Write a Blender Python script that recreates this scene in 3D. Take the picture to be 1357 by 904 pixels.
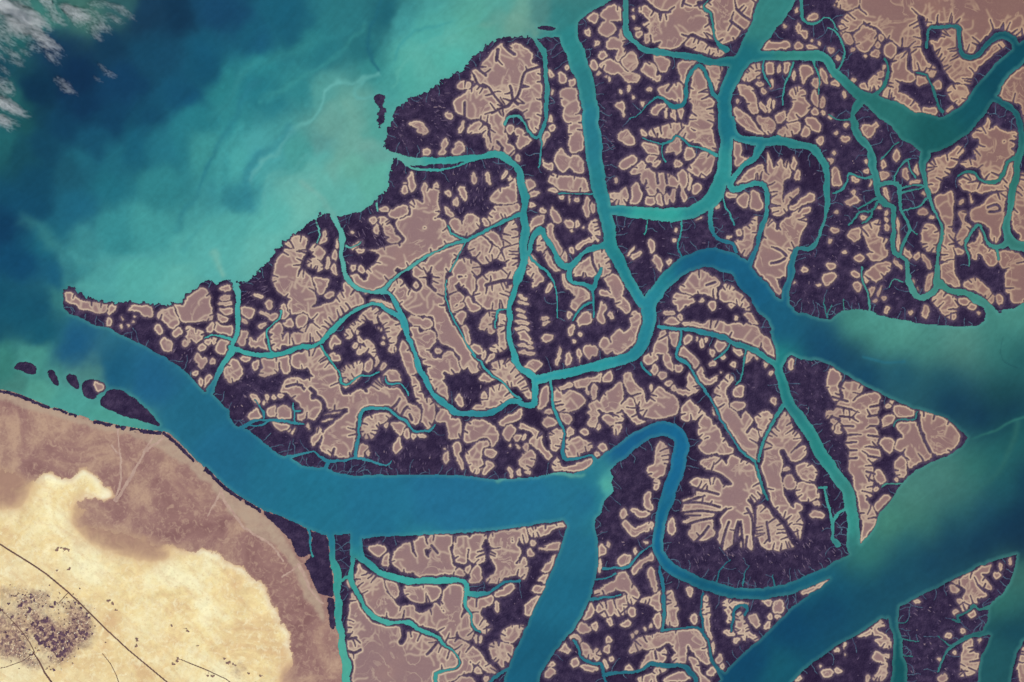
# Mangrove delta seen from orbit: map read into a lattice, every island, pan and thicket meshed from it
MAP = """@ 0 0 1
W -160,-160 860,-160 825,-10 808,2 795,9 782,17 771,25 764,32 740,50 728,49 716,51 706,51 690,48 678,50 668,50 655,54 640,63 630,73 622,82 615,92 600,100 590,106 575,115 565,121 555,126 545,130 530,138 522,150 514,170 511,188 510,196 518,202 520,216 518,222 516,235 513,245 510,256 497,264 494,270 484,277 478,281 463,284 452,287 440,286 430,283 423,281 419,288 412,294 402,302 390,309 378,318 368,330 358,343 349,354 342,361 335,367 330,372 318,374 311,368 304,370 295,372 285,375 273,369 265,378 257,385 247,391 240,400 228,404 214,404 200,402 180,401 165,401 147,399 130,399 115,393 104,387 97,380 91,381 85,386 84,408 93,416 110,423 128,432 143,434 160,444 180,452 196,460 203,465 222,475 240,488 256,502 271,519 284,524 291,531 300,541 305,545 305,553 312,563 317,567 330,570 345,582 360,594 369,602 385,606 400,616 415,619 430,619 445,626 470,630 500,629 540,629 580,629 620,631 650,635 685,634 715,631 740,625 760,627 775,623 786,618 800,608 813,632 810,640 814,650 800,665 797,678 788,690 790,705 793,724 793,745 788,775 776,808 760,836 745,852 730,872 718,892 708,930 690,1100 610,1100 660,930 668,900 680,868 695,836 706,812 722,778 736,745 748,708 751,697 747,690 700,697 665,702 620,706 580,708 540,710 500,712 484,714 465,708 440,710 430,709 410,702 400,697 375,685 350,677 330,668 310,655 290,638 270,618 255,604 240,588 222,573 212,572 190,572 160,566 130,560 95,549 60,538 32,527 10,520 0,518 -160,500
W 1020,440 1045,412 1060,418 1085,421 1102,423 1110,415 1120,411 1140,410 1155,412 1165,418 1185,422 1210,427 1240,431 1270,433 1295,432 1305,425 1307,410 1325,415 1340,412 1350,406 1357,404 1520,395 1520,790 1357,850 1347,866 1342,890 1338,930 1330,1100 1290,1100 1296,930 1297,885 1301,868 1308,855 1313,842 1300,838 1308,825 1310,812 1308,803 1318,795 1330,785 1338,772 1345,752 1347,735 1330,739 1300,750 1260,770 1220,790 1195,803 1188,812 1175,822 1168,820 1150,832 1130,845 1100,862 1085,873 1065,888 1050,905 1030,940 900,1100 860,1060 930,930 955,900 965,885 985,866 1005,848 1030,825 1050,804 1070,790 1085,780 1104,764 1114,758 1121,740 1128,738 1133,725 1140,722 1150,710 1160,697 1165,680 1178,668 1190,648 1200,635 1215,622 1235,612 1255,605 1275,592 1283,581 1270,568 1255,555 1225,545 1210,541 1195,535 1175,526 1150,513 1120,497 1100,483 1088,479 1060,476 1048,470 1035,480
C 24: 752,30,26 757,60,24 770,90,24 780,130,22 785,180,23 790,226,21 797,260,19 804,290,17 812,330,17 830,365,15 840,385,14 853,402,14
C 14: 710,503,12 740,497,12 770,490,12 800,483,14 830,475,14 845,465,15 856,445,17 860,425,19 860,405,19 872,385,19 890,365,20 910,350,22 935,342,25 965,347,28 985,362,28 1005,387,30 1025,410,34 1050,432,42 1090,450,50
C 40: 1075,-180,70 1050,-60,60 1033,-10,46 1022,15,40 1008,40,31 990,70,25 975,95,20 963,120,19 960,140,19 962,181,18 962,205,18 957,235,20 945,262,20 928,275,17 910,283,17 880,285,18 850,282,16 815,279,14 800,278,14
C 8: 829,-180,7 829,15,7 830,35,8 836,52,8 850,63,8 870,69,8 900,73,8 930,78,9 950,83,10 965,82,14 980,80,14
C 4: 962,66,9 955,60,6 948,50,4 944,36,3 943,20,3 936,14,4 932,9,3 938,0,2
C 13: 990,75,16 1020,74,13 1050,74,12 1085,74,13 1097,82,12 1108,97,12 1120,110,12 1135,122,14 1150,132,18 1175,145,28 1200,162,36 1228,178,48 1258,172,38 1285,152,32 1305,125,30 1322,100,26 1345,78,24 1380,55,24 1500,20,24
C 8: 1227,205,14 1223,220,9 1224,235,7 1229,250,6 1232,262,5 1238,280,4 1248,300,4 1245,330,5 1241,350,6 1243,375,9
C 8: 1140,135,12 1132,148,8 1130,158,8 1135,175,9 1150,195,10 1157,215,10 1160,235,9 1164,255,8 1172,270,8 1184,277,7 1184,300,6 1183,320,6 1187,335,6 1200,345,6 1204,362,7 1205,375,8 1212,390,8 1225,394,9 1238,385,9 1243,375,10 1252,380,8 1265,387,9 1285,390,9 1300,400,11 1312,412,14 1318,424,22
C 6: 1165,245,7 1180,243,6 1192,247,6 1193,265,5 1194,280,5 1203,293,5 1206,305,5 1198,318,5 1195,335,5 1190,340,5
C 10: 968,160,12 975,178,10 990,187,10 1010,187,12 1040,188,11 1065,193,11 1082,202,10 1092,215,9 1096,240,9 1096,265,7 1095,285,5 1087,305,5 1083,320,5 1072,330,7 1056,330,6 1051,345,8 1047,365,9 1043,385,10 1040,402,12
C 8: 1008,190,11 1005,200,10 1000,210,9 985,220,8 975,232,7 968,245,8 972,252,9 985,248,8 1000,243,7 1012,247,7 1017,260,6 1016,280,6 1010,300,7 1003,325,6 997,342,7 993,352,8
C 3: 957,252,4 960,270,3 968,285,3 973,298,3
C 6: 942,272,7 942,295,6 945,310,6 955,318,5 970,322,5 975,335,5
C 9: 1318,132,9 1328,136,8 1340,143,8 1350,160,8 1355,181,10 1352,200,9 1347,230,9 1341,260,9 1336,290,9 1333,310,10 1340,320,12 1360,328,14 1500,350,14
C 5: 1347,210,6 1335,215,5 1330,230,5 1322,240,5 1308,242,5 1297,236,4 1292,229,4 1282,228,4 1270,233,3
C 5: 1335,322,8 1322,328,6 1310,322,5 1303,310,4 1298,298,4 1290,305,4 1280,320,4 1279,330,3
C 3: 1322,330,4 1323,345,3
C 3: 1279,328,3 1284,340,3 1284,352,2
C 6: 1350,72,14 1340,52,10 1330,46,9 1320,49,8 1308,59,7 1297,72,6 1285,77,6 1275,72,6 1272,55,6 1270,40,6 1262,35,5 1245,36,5 1232,38,5 1229,50,4 1229,62,4
C 5: 1157,127,6 1168,118,6 1175,105,5 1178,90,4 1172,78,3
C 4: 1248,148,5 1240,128,4 1235,115,4 1228,100,3 1215,96,2
C 5: 1360,404,8 1345,410,5 1330,412,5
C 4: 1152,412,4 1153,398,4 1148,385,3 1143,372,3 1143,355,3
C 2: 1096,420,3 1093,408,2 1092,395,1.5
C 2: 1096,418,2 1103,405,1.5
C 2: 1119,411,2 1118,396,1.5
C 10: 498,180,10 504,194,9 512,202,9 525,208,9 543,213,10 570,214,10 600,212,8 630,209,8 655,205,9 670,208,9 682,220,9 690,235,10 694,255,10 695,280,10 695,310,10 694,340,11 690,362,11 683,380,8 677,400,7 675,425,7 676,450,7 681,472,8 693,490,9 708,502,10
C 8: 708,503,10 710,520,9 707,535,8 697,538,7 683,531,7 670,536,7 660,543,7 645,548,7 625,549,8 605,546,8 590,537,7 578,525,7 567,510,7 557,490,7 552,475,6 543,450,6 536,430,7 534,418,7 525,403,6 517,391,5 505,387,5 488,387,5 474,383,6 463,372,6 456,360,6 453,340,6 453,320,7 451,305,7 446,292,7 441,284,8
C 3: 532,212,3 544,222,4 570,226,4 600,222,3 620,214,3
C 6: 706,49,5 712,54,6 720,68,7 723,90,6 725,120,6 724,150,6 721,165,5 716,178,5 711,182,4 705,180,4 700,174,4 695,163,4 690,155,5 683,153,4 673,157,4 669,165,4
C 3: 717,176,3 718,195,3 716,210,3 714,222,2
C 5: 692,283,6 670,292,5 650,302,5 635,310,5 620,318,5 600,324,4 580,332,3 560,343,4 545,354,5 535,360,4 520,372,5 508,384,6 497,388,6
C 3: 620,318,4 605,313,3 597,308,3 594,300,2
C 2: 620,318,3 612,330,2 605,345,2 596,360,2
C 7: 695,342,6 702,333,6 706,315,7 715,305,8 722,312,7 730,325,7 738,342,7 748,352,8 757,352,8 768,340,7 778,332,6 795,327,8 805,325,8
C 5: 757,355,8 754,368,6 758,375,5 775,376,6 786,382,6 789,372,6 795,362,5 797,355,4
C 3: 786,382,5 786,400,3 788,420,3
C 3: 786,400,3 775,405,3 765,415,3 760,425,2
C 4: 700,337,4 712,350,4 725,362,4 735,375,3 738,395,2 739,420,2
C 3: 626,470,2 637,480,3 645,490,4 656,500,3 670,510,3 680,522,3 690,530,3
C 4: 730,500,5 730,512,4 732,525,4 735,543,4 740,557,4 748,570,4 747,582,4 745,600,5 752,608,5 770,607,4 785,603,4 790,614,7
C 20: 785,632,26 805,611,22 825,597,20 845,581,20 865,571,19 885,568,20 898,576,20 903,590,20 900,610,20 893,635,19 884,660,18 877,685,16 872,710,14 873,730,14 883,748,15 905,762,15 935,775,15 965,784,15 1000,787,15 1035,783,15 1065,773,16 1090,762,16 1112,752,18 1132,742,18
C 14: 1040,455,22 1034,480,13 1035,500,12 1042,525,14 1052,545,15 1068,565,16 1082,590,16 1095,612,16 1110,632,16 1122,650,16 1128,672,16 1131,700,17 1131,728,20
C 6: 873,434,5 900,436,5 930,440,6 955,447,7 975,455,7 992,462,7 1008,468,8 1020,478,8 1031,487,8
C 4: 902,438,4 902,455,4 897,465,4 898,475,5 912,482,5 920,495,4 927,510,4 935,518,4 943,530,4 950,545,3 958,560,3 970,580,3 985,600,4 1000,612,4 1005,625,5 1010,645,4 1017,662,3
C 5: 1037,538,6 1022,565,5 1012,585,4 1005,612,5
C 3: 968,455,4 963,465,3 955,472,3 946,478,2
C 3: 988,465,3 986,480,3 983,500,3 975,510,2
C 3: 850,480,4 855,490,3 862,497,3
C 4: 1092,645,4 1096,660,4 1100,680,4 1104,692,5 1104,705,5 1102,715,5 1110,722,8
C 4: 1104,690,4 1112,680,4 1120,675,4
C 3: 1096,645,4 1085,646,3
C 4: 874,750,5 877,770,5 880,790,5 880,810,5 878,836,4
C 4: 878,836,4 900,833,3 925,832,4 935,842,5 940,858,4 943,872,4 950,885,5 957,897,9
C 5: 800,895,5 816,892,5 845,890,5 862,880,5 880,882,6 905,883,7 915,890,6 922,904,6 922,960,6
C 4: 932,836,4 930,815,4 929,795,3 932,788,4
C 4: 968,836,3 972,820,4 974,808,5 981,802,5 990,806,5 988,815,4
C 4: 800,753,4 816,753,4 832,752,4 842,740,3 852,731,3 865,722,3
C 10: 474,710,13 475,728,13 482,742,9 495,753,9 515,763,9 535,769,9 560,770,8 590,769,8 612,770,7 620,775,6 619,786,7 628,788,7 640,787,6 652,783,5 668,772,4 690,770,4
C 5: 618,790,5 616,805,5 624,815,4 626,830,3 636,838,3
C 6: 467,708,6 467,740,6 466,765,7 472,785,6 485,805,6 495,818,7 515,825,6 540,825,6 550,830,6 565,838,5 580,845,5 590,855,4 600,862,3 608,875,3 605,885,4 580,892,5 578,904,5 578,960,5
C 9: 438,708,10 442,740,9 447,770,10 448,800,9 450,830,9 454,855,10 458,880,11 460,910,12 462,1000,12 462,1100,12
C 4: 450,772,5 458,766,4 466,764,5
C 3: 408,702,5 411,712,4 411,722,3 415,738,3
C 5: 640,915,5 652,902,5 660,895,5 675,886,6
C 4: 783,794,5 800,792,4 816,790,3 822,788,3
C 3: 790,768,3 803,766,3 816,760,3
C 4: 760,850,4 766,858,4 770,870,4 785,880,5 797,880,5 800,890,4 802,904,4
C 14: 1183,808,18 1186,830,10 1189,850,11 1191,870,15 1192,890,20 1193,930,24 1196,1100,34
C 4: 1312,804,5 1298,807,4 1290,803,4 1280,812,4 1270,817,4 1272,824,3 1262,822,3
C 6: 1306,838,9 1285,843,6 1272,850,5 1260,858,5 1252,868,4 1247,878,4 1244,890,3
C 2: 1262,858,3 1252,850,2 1243,843,2
C 7: 311,366,10 314,385,8 315,400,7 315,430,6 313,445,6 309,457,7 308,464,9 300,475,7 292,490,7 284,505,8 278,518,10
C 7: 306,462,9 320,466,7 340,470,6 362,471,7 382,466,6 400,460,6 420,457,6 434,444,6 450,428,6 465,415,5 482,406,5 500,403,5 515,411,6 530,422,7 536,432,7
C 3: 363,470,3 358,462,3 355,450,3 354,438,3 361,430,3 371,422,3 372,412,3
C 3: 272,448,2 280,445,3 292,446,3 308,450,4
C 3: 425,459,3 433,470,3 443,485,3 450,495,3 453,506,3 460,510,3 468,504,3 478,498,3 492,497,3 503,494,2
C 3: 511,500,2 512,507,3 520,510,3 530,507,3 537,515,2 541,525,2
C 5: 471,606,5 475,575,5 477,555,5 480,545,5 492,541,5 508,541,5 520,546,4 530,555,4 540,558,4 546,570,4 552,573,4 560,572,3 572,570,3 576,562,2
C 5: 318,570,7 332,560,5 345,557,4 365,557,4 390,560,4 402,562,3
C 3: 350,557,3 350,548,3 345,540,2 338,530,2
C 3: 390,560,3 391,546,3 398,545,3
C 3: 391,546,3 388,535,2
C 3: 332,564,3 348,564,3 356,558,3
C 5: 383,606,6 395,602,4 415,599,3 425,605,4 435,611,5 455,611,4 470,607,5 490,611,4 512,617,3 518,610,2
C 5: 435,613,5 432,620,6
C 2: 478,321,2 466,328,2 459,326,3
C 2: 428,283,3 421,290,3 422,305,3 424,312,2 420,322,2
C 3: 498,270,3 500,280,2
L 18,487 26,480 38,480 47,486 47,495 40,496 30,493
L 63,494 70,490 75,497 79,508 75,511 70,507
L 88,502 92,496 100,499 105,510 103,516 95,512
L 109,510 113,505 122,503 138,507 139,517 131,521 125,529 116,528 109,520
L 134,530 142,519 152,516 165,520 180,530 192,540 205,553 211,564 195,560 170,553 150,545 135,538
L 712,36 720,34 730,35 736,39 728,41 718,39
L 496,128 504,125 511,129 510,140 509,152 507,163 501,168 499,155 501,144 498,136
P 126,506 137,509 137,516 131,519 127,513
G 4: -60,512 -20,517 4,519 14,521 24,524 34,528 46,533 58,538 64,540
G 3.5: 72,542 80,544 88,547
G 3.5: 93,549 100,551
G 3: 106,552 117,556
G 4.5: 126,559 140,562 157,566
G 5: 162,567 180,570 200,573 212,574
G 4.5: 217,574 235,589 252,606 270,623
G 4.5: 272,621 295,644 315,659 335,671 345,677
M 340,674 375,685 400,696 410,702 432,709 438,730 441,770 442,790 436,790 425,788 416,775 411,760 404,748 412,735 396,738 386,718 370,700 352,684
M 434,796 443,796 444,830 438,830
C 6: 950,128,6 943,122,5 939,108,5 935,94,5 928,87,6 920,91,5 912,103,5 909,118,5 908,132,6 903,140,6 893,141,6 884,136,5 876,130,4 866,130,3
C 2: 866,131,3 858,140,2 848,150,2 835,158,2
C 4: 950,205,5 940,200,5 928,197,4 915,192,4 905,185,3 896,180,3 888,188,4 878,190,3 865,188,2 852,183,2
C 2: 878,190,3 878,205,2 882,215,2
C 3: 904,293,3 902,310,3 899,325,3 903,342,2
C 2: 858,293,2 857,303,2 853,312,1.5
C 4: 1157,233,5 1147,236,4 1136,233,3 1125,230,3 1121,243,4 1115,252,4 1104,257,2
C 4: 1166,262,5 1150,270,3 1137,277,3
C 4: 1164,268,4 1155,280,4 1140,281,3 1133,290,3 1125,298,3
C 3: 1157,277,4 1155,287,4 1143,297,2
C 4: 1192,250,4 1207,246,3 1224,246,3
C 3: 1193,256,4 1212,252,3 1226,247,3
C 3: 1184,240,3 1190,225,3 1198,215,4 1206,211,2
C 3: 1204,213,3 1207,225,2 1213,236,3
C 3: 1167,212,3 1178,200,2 1190,188,2
C 3: 1196,280,3 1208,276,3 1220,272,3 1228,262,4
C 2: 1206,303,3 1215,310,2
C 3: 1128,158,3 1118,159,2 1108,158,2 1098,152,2
C 3: 1108,97,3 1117,80,3 1119,65,3 1110,45,3 1098,38,2
C 3: 1110,40,3 1100,25,2 1090,24,2
C 3: 1012,80,4 1012,95,3 1016,105,3 1020,115,2
C 3: 1052,82,3 1047,98,3 1040,112,3 1038,125,3 1037,140,2
C 4: 1078,80,4 1083,95,3 1086,110,2 1085,125,2
C 5: 1060,-8,5 1062,8,5 1064,25,4 1072,31,4 1082,30,4 1092,23,3
C 2: 673,409,3 662,411,3 658,418,3 656,435,2
C 2: 592,372,2 591,395,2.5 598,415,2.5 608,435,2.5 620,458,2.5 630,472,3
C 2: 985,776,3 987,760,2 993,750,1.5
C 2: 950,772,3 955,755,2 968,742,1.5
C 2: 1027,776,3 1024,762,2
C 2: 740,257,2 760,257,2 782,257,2 790,256,3
C 2: 1060,442,2 1062,430,1.5
C 2: 1197,375,2 1185,370,2 1178,380,1.5
C 2: 1205,640,2 1190,642,2 1175,641,3 1168,646,2
C 2: 1216,546,3 1212,555,3 1203,557,3 1190,556,3 1185,565,3
C 2: 1190,825,2 1198,826,2 1203,822,1.5
C 2: 1193,845,2 1205,849,2 1217,850,1.5
C 2: 1196,868,2 1210,870,2
R .5,25,1.6: 518,140 545,130 600,120 615,180 560,200 515,190
R .45,35,2: 455,300 500,275 520,300 500,345 460,350
R .45,-35,2.2: 320,375 350,365 375,430 360,450 320,430
R .5,-45,2.2: 222,460 300,440 295,470 275,515
R .5,15,2: 680,370 700,370 712,470 690,470
R .45,5,1.5: 795,120 815,140 816,260 800,260
R .4,85,2: 600,215 660,212 690,260 680,290 600,280
R .3,70,2.2: 900,690 1040,720 1110,690 1110,745 1000,780 890,740
R .22,40,1.6: 1062,470 1095,490 1130,620 1120,640 1060,550
R .35,60,1.5: 300,490 400,480 400,545 330,560 300,540
R .35,80,1.6: 540,575 640,580 640,628 490,625 490,600
R .5,10,1.6: 725,110 745,100 755,190 735,200
R .2,60,1.5: 1040,300 1090,300 1180,330 1180,400 1060,410
R .3,10,1.5: 1100,230 1160,220 1180,330 1100,330
R .3,45,1.5: 1190,820 1300,760 1300,900 1200,900
R .5,80,1.6: 590,520 640,510 660,545 610,550
@ 0 362 2
P 43,14 49,14 56,18 63,20 70,20 70,25 63,26 54,24 48,20 43,17
P 72,22 77,21 77,26 72,27
P 86,22 93,21 100,22 101,29 96,29 90,26 85,25
O 73,32,2,3 81,35.5,1,1 85.5,35,1,1 81,30,1,2 89,29.5,1.3,.8 88.5,33,1,.6 110,47,3.2,5.2,-10 105,37,2.5,3.3 124,44,4,2,-40 134,49,2,2.5 131,56,2,2 134,60,1.8,3
P 123,36 128,36 134,39 133,44 129,45 126,41
@ 200 360 1.474
P 6,38 10,34 15,33 20,33 22,38 26,44 27,47 23,51 20,53 16,51 12,46 7,42
P 22,29 28,29 33,24 38,20 43,16 50,17 53,22 53,30 55,36 54,43 47,44 40,45 33,46 28,45 25,40 23,35
P 20,56 24,51 28,52 30,55 26,57 22,59
P 62,14 66,12 71,12 71,17 64,17
P 62,24 66,21 71,21 71,25 64,27
P 62,29 72,27 73,31 62,31
P 62,34 66,35 73,33 73,38 67,39
P 60,38 65,39 70,42 68,46 62,45
P 57,46 62,48 68,49 73,49 73,58 66,57 58,55
P 50,50 54,46 56,47 55,54 50,53
P 63,62 70,61 70,68 66,74 60,73 59,69
O 51,62,3,2 57,62,2,3 46,67,3,2 46,82,3,4.5 41,78,2,3 55,81,3,3 31,64,3,2
P 81,33 88,32 93,34 92,40 87,41 82,38
P 79,54 84,53 87,56 85,62 83,66 79,66 77,62
O 90,64,1.5,4 94,65,2,4 106,30,3.2,3.2 103,39,5,1.5,20 110,41,3,3 97,21,4,1.5,20 84,44,3,1,20 100,48,5,2,-20
P 123,31 128,25 134,23 138,28 137,36 131,38 126,38
P 116,34 119,29 121,34 124,39 120,42 116,41
P 108,52 112,47 117,47 119,53 119,57 113,57 108,55
P 108,60 112,57 118,58 118,66 115,71 111,71 109,66
P 120,46 126,43 128,47 126,50 121,49
P 130,41 136,38 140,42 138,49 131,49
P 120,58 124,56 125,63 120,65
P 127,57 134,54 138,60 135,66 128,65
P 96,59 103,54 103,62 106,69 103,70 97,67
P 80,77 86,75 90,78 87,82 81,80
P 69,83 73,79 79,81 82,86 81,94 74,100 67,98 65,93
P 92,82 96,79 98,84 95,88 91,87
P 98,79 108,78 115,78 113,90 107,93 98,93 101,87
P 116,78 124,76 125,84 122,92 118,92 116,86
P 127,76 135,74 142,76 141,84 132,88 128,84
@ 400 360 1.474
P 10,6 18,5 24,8 22,16 18,21 13,19 12,12
P -2,0 8,4 10,14 13,26 7,33 0,36 -4,30
P 22,20 27,19 29,21 26,23 22,23
P 34,19 40,17 47,18 52,22 54,27 50,32 43,36 38,40 33,45 27,51 22,57 15,62 5,63 -10,66 -20,64 -5,55 5,48 12,44 5,40 2,36 10,32 17,30 24,30 30,27
P 36,11 42,8 48,14 44,18 37,17
P 44,2 50,3 57,8 63,1 75,-2 85,2 78,9 72,17 64,19 56,19 50,13
P 80,16 83,10 88,8 93,12 98,16 104,8 100,5 105,0 112,4 112,12 117,15 120,7 122,-6 130,-8 128,5 127,20 129,30 132,42 137,50 140,60 128,62 120,50 118,41 112,38 100,38 92,33 88,28 80,21
D 3: 113,6 116,13 120,17
D 2: 97,12 99,6 104,8 107,13 103,17 99,14
P 62,25 72,26 80,29 87,33 86,38 80,37 74,32 66,29
P 70,38 74,37 80,41 88,47 92,50 88,56 84,64 80,66 78,58 74,50 71,44
P 38,55 41,50 45,46 52,41 55,40 56,45 50,48 47,56 44,60 39,60
P 52,40 58,35 64,33 68,35 66,42 62,44 58,41 55,44
P 25,64 30,58 33,60 35,63 30,66 27,70
O 28,74,2,2.5 31,78,2.5,3
P 2,74 8,70 16,69 20,74 25,82 31,90 34,100 24,102 12,94 5,86
O 52,61,3,3 50,55,2,2 48,66,3,3,30 59,65,7,3,40 54,71,4,4 62,70,5,4,50 66,45,2,3 69,51,1,1 71,53,1.2,1.4 74,60,1,1.3 74,65,1.3,1.5 82,70,3.5,3.5
P 36,86 44,83 53,82 54,88 52,97 44,99 38,101 35,94
O 61,84,2.5,5 67,80,1.2,4 74,85,2.5,3,30
P 88,66 91,62 96,70 100,78 106,88 100,92 94,84 90,76
P 96,42 102,40 108,42 106,48 100,48
P 98,51 104,50 106,55 100,58
P 107,47 111,42 116,42 119,48 115,51 110,52
P 98,60 106,56 114,53 119,56 120,64 116,70 117,78 120,84 110,84 106,76 102,68
@ 200 480 1.474
P 50,12 55,12 55,22 52,30 47,31 48,24
O 45,18,2,4 41,9,2,2
P 119,18 126,14 134,14 138,18 136,24 142,30 150,30 150,40 140,48 134,38 129,34 122,28 116,25
D 2: 122,22 130,20 136,21
P 113,44 120,38 126,42 127,50 124,53 115,52
P 90,47 95,41 98,46 99,50 92,52 88,50
P 104,42 112,39 111,48 104,49
P 90,29 96,30 99,36 95,38
O 104,32,2,3 110,31,3,2 117,30,4,2,20 102,37,2,2 128,62,1,3,20 124,61,1,2
P 110,54 118,56 124,58 118,61 112,59
P 132,43 136,44 136,54 131,52
@ 400 480 1.474
P 4,16 8,14 16,16 22,18 24,12 32,11 33,20 38,29 46,28 52,24 58,24 66,18 71,14 74,20 79,24 86,23 90,27 92,32 88,37 84,43 78,42 68,40 58,41 51,44 49,55 48,70 45,82 40,86 33,86 30,84 27,85 22,82 18,79 17,74 20,68 20,62 28,55 34,49 40,44 40,41 30,43 23,43 21,36 17,33 12,30 6,25 2,21
D 3: 53,19 56,23 58,26
D 4: 10,30 17,33 20,38 19,46 14,52
D 4: 8,24 12,28 10,32
D 2: 27,86 29,78
P 0,46 8,36 14,33 18,38 17,45 12,53 6,52 -2,50
O 6,28,3,4 28,46,8,1,-20 24,52,6,1,-20
P 36,10 38,5 46,2 54,1 54,8 50,17 44,20 38,22 36,16
P 74,12 78,9 85,8 88,14 86,21 79,22 75,18
P 90,-2 94,-4 97,4 103,14 108,24 111,33 106,38 103,33 100,22 97,12
P 112,0 117,-4 122,4 128,12 124,17 130,24 130,36 124,40 118,34 115,20
P 80,38 86,36 91,30 96,36 103,40 106,47 103,56 98,55 92,50 86,45
D 2: 80,42 85,38 88,33
D 2: 90,47 92,43 95,40
D 2: 97,47 99,52
P 108,35 114,32 118,38 119,48 116,57 112,59 108,54 106,56 109,46
P 81,56 86,54 92,55 91,62 88,66 84,62
P 92,62 96,60 97,67 94,69
O 101,67,1.5,3 108,66,4,1.5 76,57,1.7,2.5 86,75,2.8,6.5,15 6,58,2,2.5 60,81,2,3.5 130,86,2,6 128,78,1,1.4
P 56,50 62,48 72,46 80,48 76,53 70,56 67,62 64,69 57,68 54,62
P 12,64 14,59 18,60 19,64 14,71 11,75 8,70
P 51,74 57,73 61,76 56,80 55,85 49,84 50,79
P 122,46 127,42 133,44 132,52 126,55 120,52
P 131,52 140,52 142,66 132,70 130,62
@ 272 181 2
O 133,31,2,1 133,35,2.5,2.5 125,68,4,3 113,62,2,3 97,64,1,1 100,72,4,1.5,-30 103,76,3,2 98,87,2,2 103,88,2,2
P 115,47 120,46 121,49 117,49
P 122,49 127,47 133,46 135,51 128,53 123,53
P 109,54 113,53 114,56 111,58
P 115,53 120,54 124,60 127,66 121,65 117,60
P 128,55 140,53 145,60 145,68 134,72 132,66 127,60
P 108,75 118,74 127,72 128,80 127,88 120,92 108,90 112,85 116,78
P 128,80 136,78 136,86 128,88
P 129,73 131,71 131,78 129,78
P 78,63 80,62 80,66 77,66
P 76,68 80,67 80,70 76,71
P 70,74 74,71 79,77 76,82 71,77
P 68,81 74,81 77,86 69,87
O 81,84,2.5,4.5 86,79,1.5,3 88,71,1.5,3 86,88,2,3 75,88,4,1.5
P 45,92 47,84 52,76 54,68 61,65 68,68 67,74 65,80 62,88 64,96 66,102 62,108 56,107 50,104 46,98
@ 544 0 2
P 58,31 62,30 64,33 68,29 74,30 79,34 81,37 81,41 84,43 86,46 86,55 87,65 86,76 85,84 83,88 79,87 77,80 74,74 69,72 64,77 62,82 61,92 55,92 53,84 48,79 40,79 36,77 30,74 28,68 31,65 34,63 37,60 32,59 31,56 36,54 40,55 43,56 41,52 40,48 43,46 47,47 46,44 49,39 55,34
D 3: 58,33 57,40
D 2: 45,46 50,50
D 2: 87,44 80,46 76,48 74,53 73,58 71,64 68,66 67,60 66,57
D 3: 68,66 65,70 62,71
D 1.5: 62,71 56,64 52,58 48,56
D 3: 68,66 71,69
D 1.5: 62,71 54,75
D 3: 62,30 66,34 69,36
D 2: 36,68 36,77
D 1.5: 42,50 45,56 50,58
P 99,60 105,59 110,60 111,64 113,70 112,74 106,77 112,76 114,80 114,90 106,92 104,84 101,78 102,72 100,66
O 101,52,2.5,5 107,55,4,2,-45 104,45,1.5,2 93,49,1.5,2.5 94,60,1,2 93,79,2,3 94,85,3,2 90,90,3,2
P 38,84 43,81 47,82 46,88 41,89 38,87
O 34,84,2,4,30 49,88,2,3 26,76,4,2,30 5,83,5,2 8,87,3,2 66,86,3,3 73,88,4,2.5
O 122,12,3.5,3.8 118,22,2.6,2.6 123,29,2.5,2.2 127,36,3,2.2 122,43,2,2.5 129,51,1,1.5 132,53,1.2,2 125,49,.8,1.2
P 126,9 130,5 136,3 140,8 140,13 134,14 128,13
P 124,18 128,14 133,15 136,20 131,24 126,23
P 129,27 133,25 137,26 138,32 133,33 130,31
P 126,43 131,39 135,40 138,44 136,49 130,48
@ 544 181 2
O 23,5,1.7,3 11,11,3.5,2.3 21,11,2,2.3
P 28,12 29,6 32,3 35,5 35,10 31,13
P 50,1 54,0 57,5 59,8 57,10 52,9
P 55,0 62,-2 64,2 61,6 58,3
P 62,4 67,6 68,11 66,13 63,11
P 71,1 78,0 81,3 76,6 72,8 70,6
P 70,13 72,12 73,17 70,17
P 77,29 80,28 83,33 78,36 77,33
P 53,42 55,38 60,35 66,33 70,33 70,43 64,44 57,44
P 52,55 54,49 58,46 66,46 71,45 71,50 66,53 58,56 54,58
O 50,57,2,2 62,25,1.5,2.5 66,28,1,1.5 42,28,1.8,4 52,27,2,5,-15
P 66,31 69,28 70,31 67,33
P 8,34 10,31 13,35 17,31 19,36 18,44 20,50 18,53 15,54 12,57 8,60 4,59 1,55 1,50 0,44 4,42 9,45
O 1,30,2,6 25,38,2,3 35,38,2.5,5,-20 30,44,2,3
P 22,46 25,47 28,52 26,54 23,50
P 26,56 30,54 35,56 36,52 40,51 44,54 45,60 40,65 34,65 29,62
P 0,64 6,62 12,58 18,54 23,56 24,62 28,65 34,66 35,69 28,70 20,73 14,77 8,80 0,84 -6,87 -20,90 -12,78 -4,70
P 12,80 20,76 28,73 34,70 33,77 28,82 24,90 14,90 11,86
P 2,86 8,83 11,86 10,92 2,94
P 29,83 34,80 40,82 46,86 44,92 28,92
P 38,74 42,69 48,66 52,70 58,75 56,80 50,85 46,83 43,80 40,78
P 49,64 54,62 58,65 61,70 59,74 54,69
P 62,66 64,58 70,54 71,62 71,75 70,86 66,88 62,84 58,82 62,76 63,70
P 78,60 84,53 88,52 88,57 82,60 79,65
P 92,52 93,46 97,50 100,57 95,57
P 90,58 94,57 95,64 98,71 100,76 98,79 95,73 92,66
P 84,68 87,64 89,70 92,78 96,86 99,90 94,89 89,82 87,76 83,75
P 78,80 80,78 84,84 86,92 77,92
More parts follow.
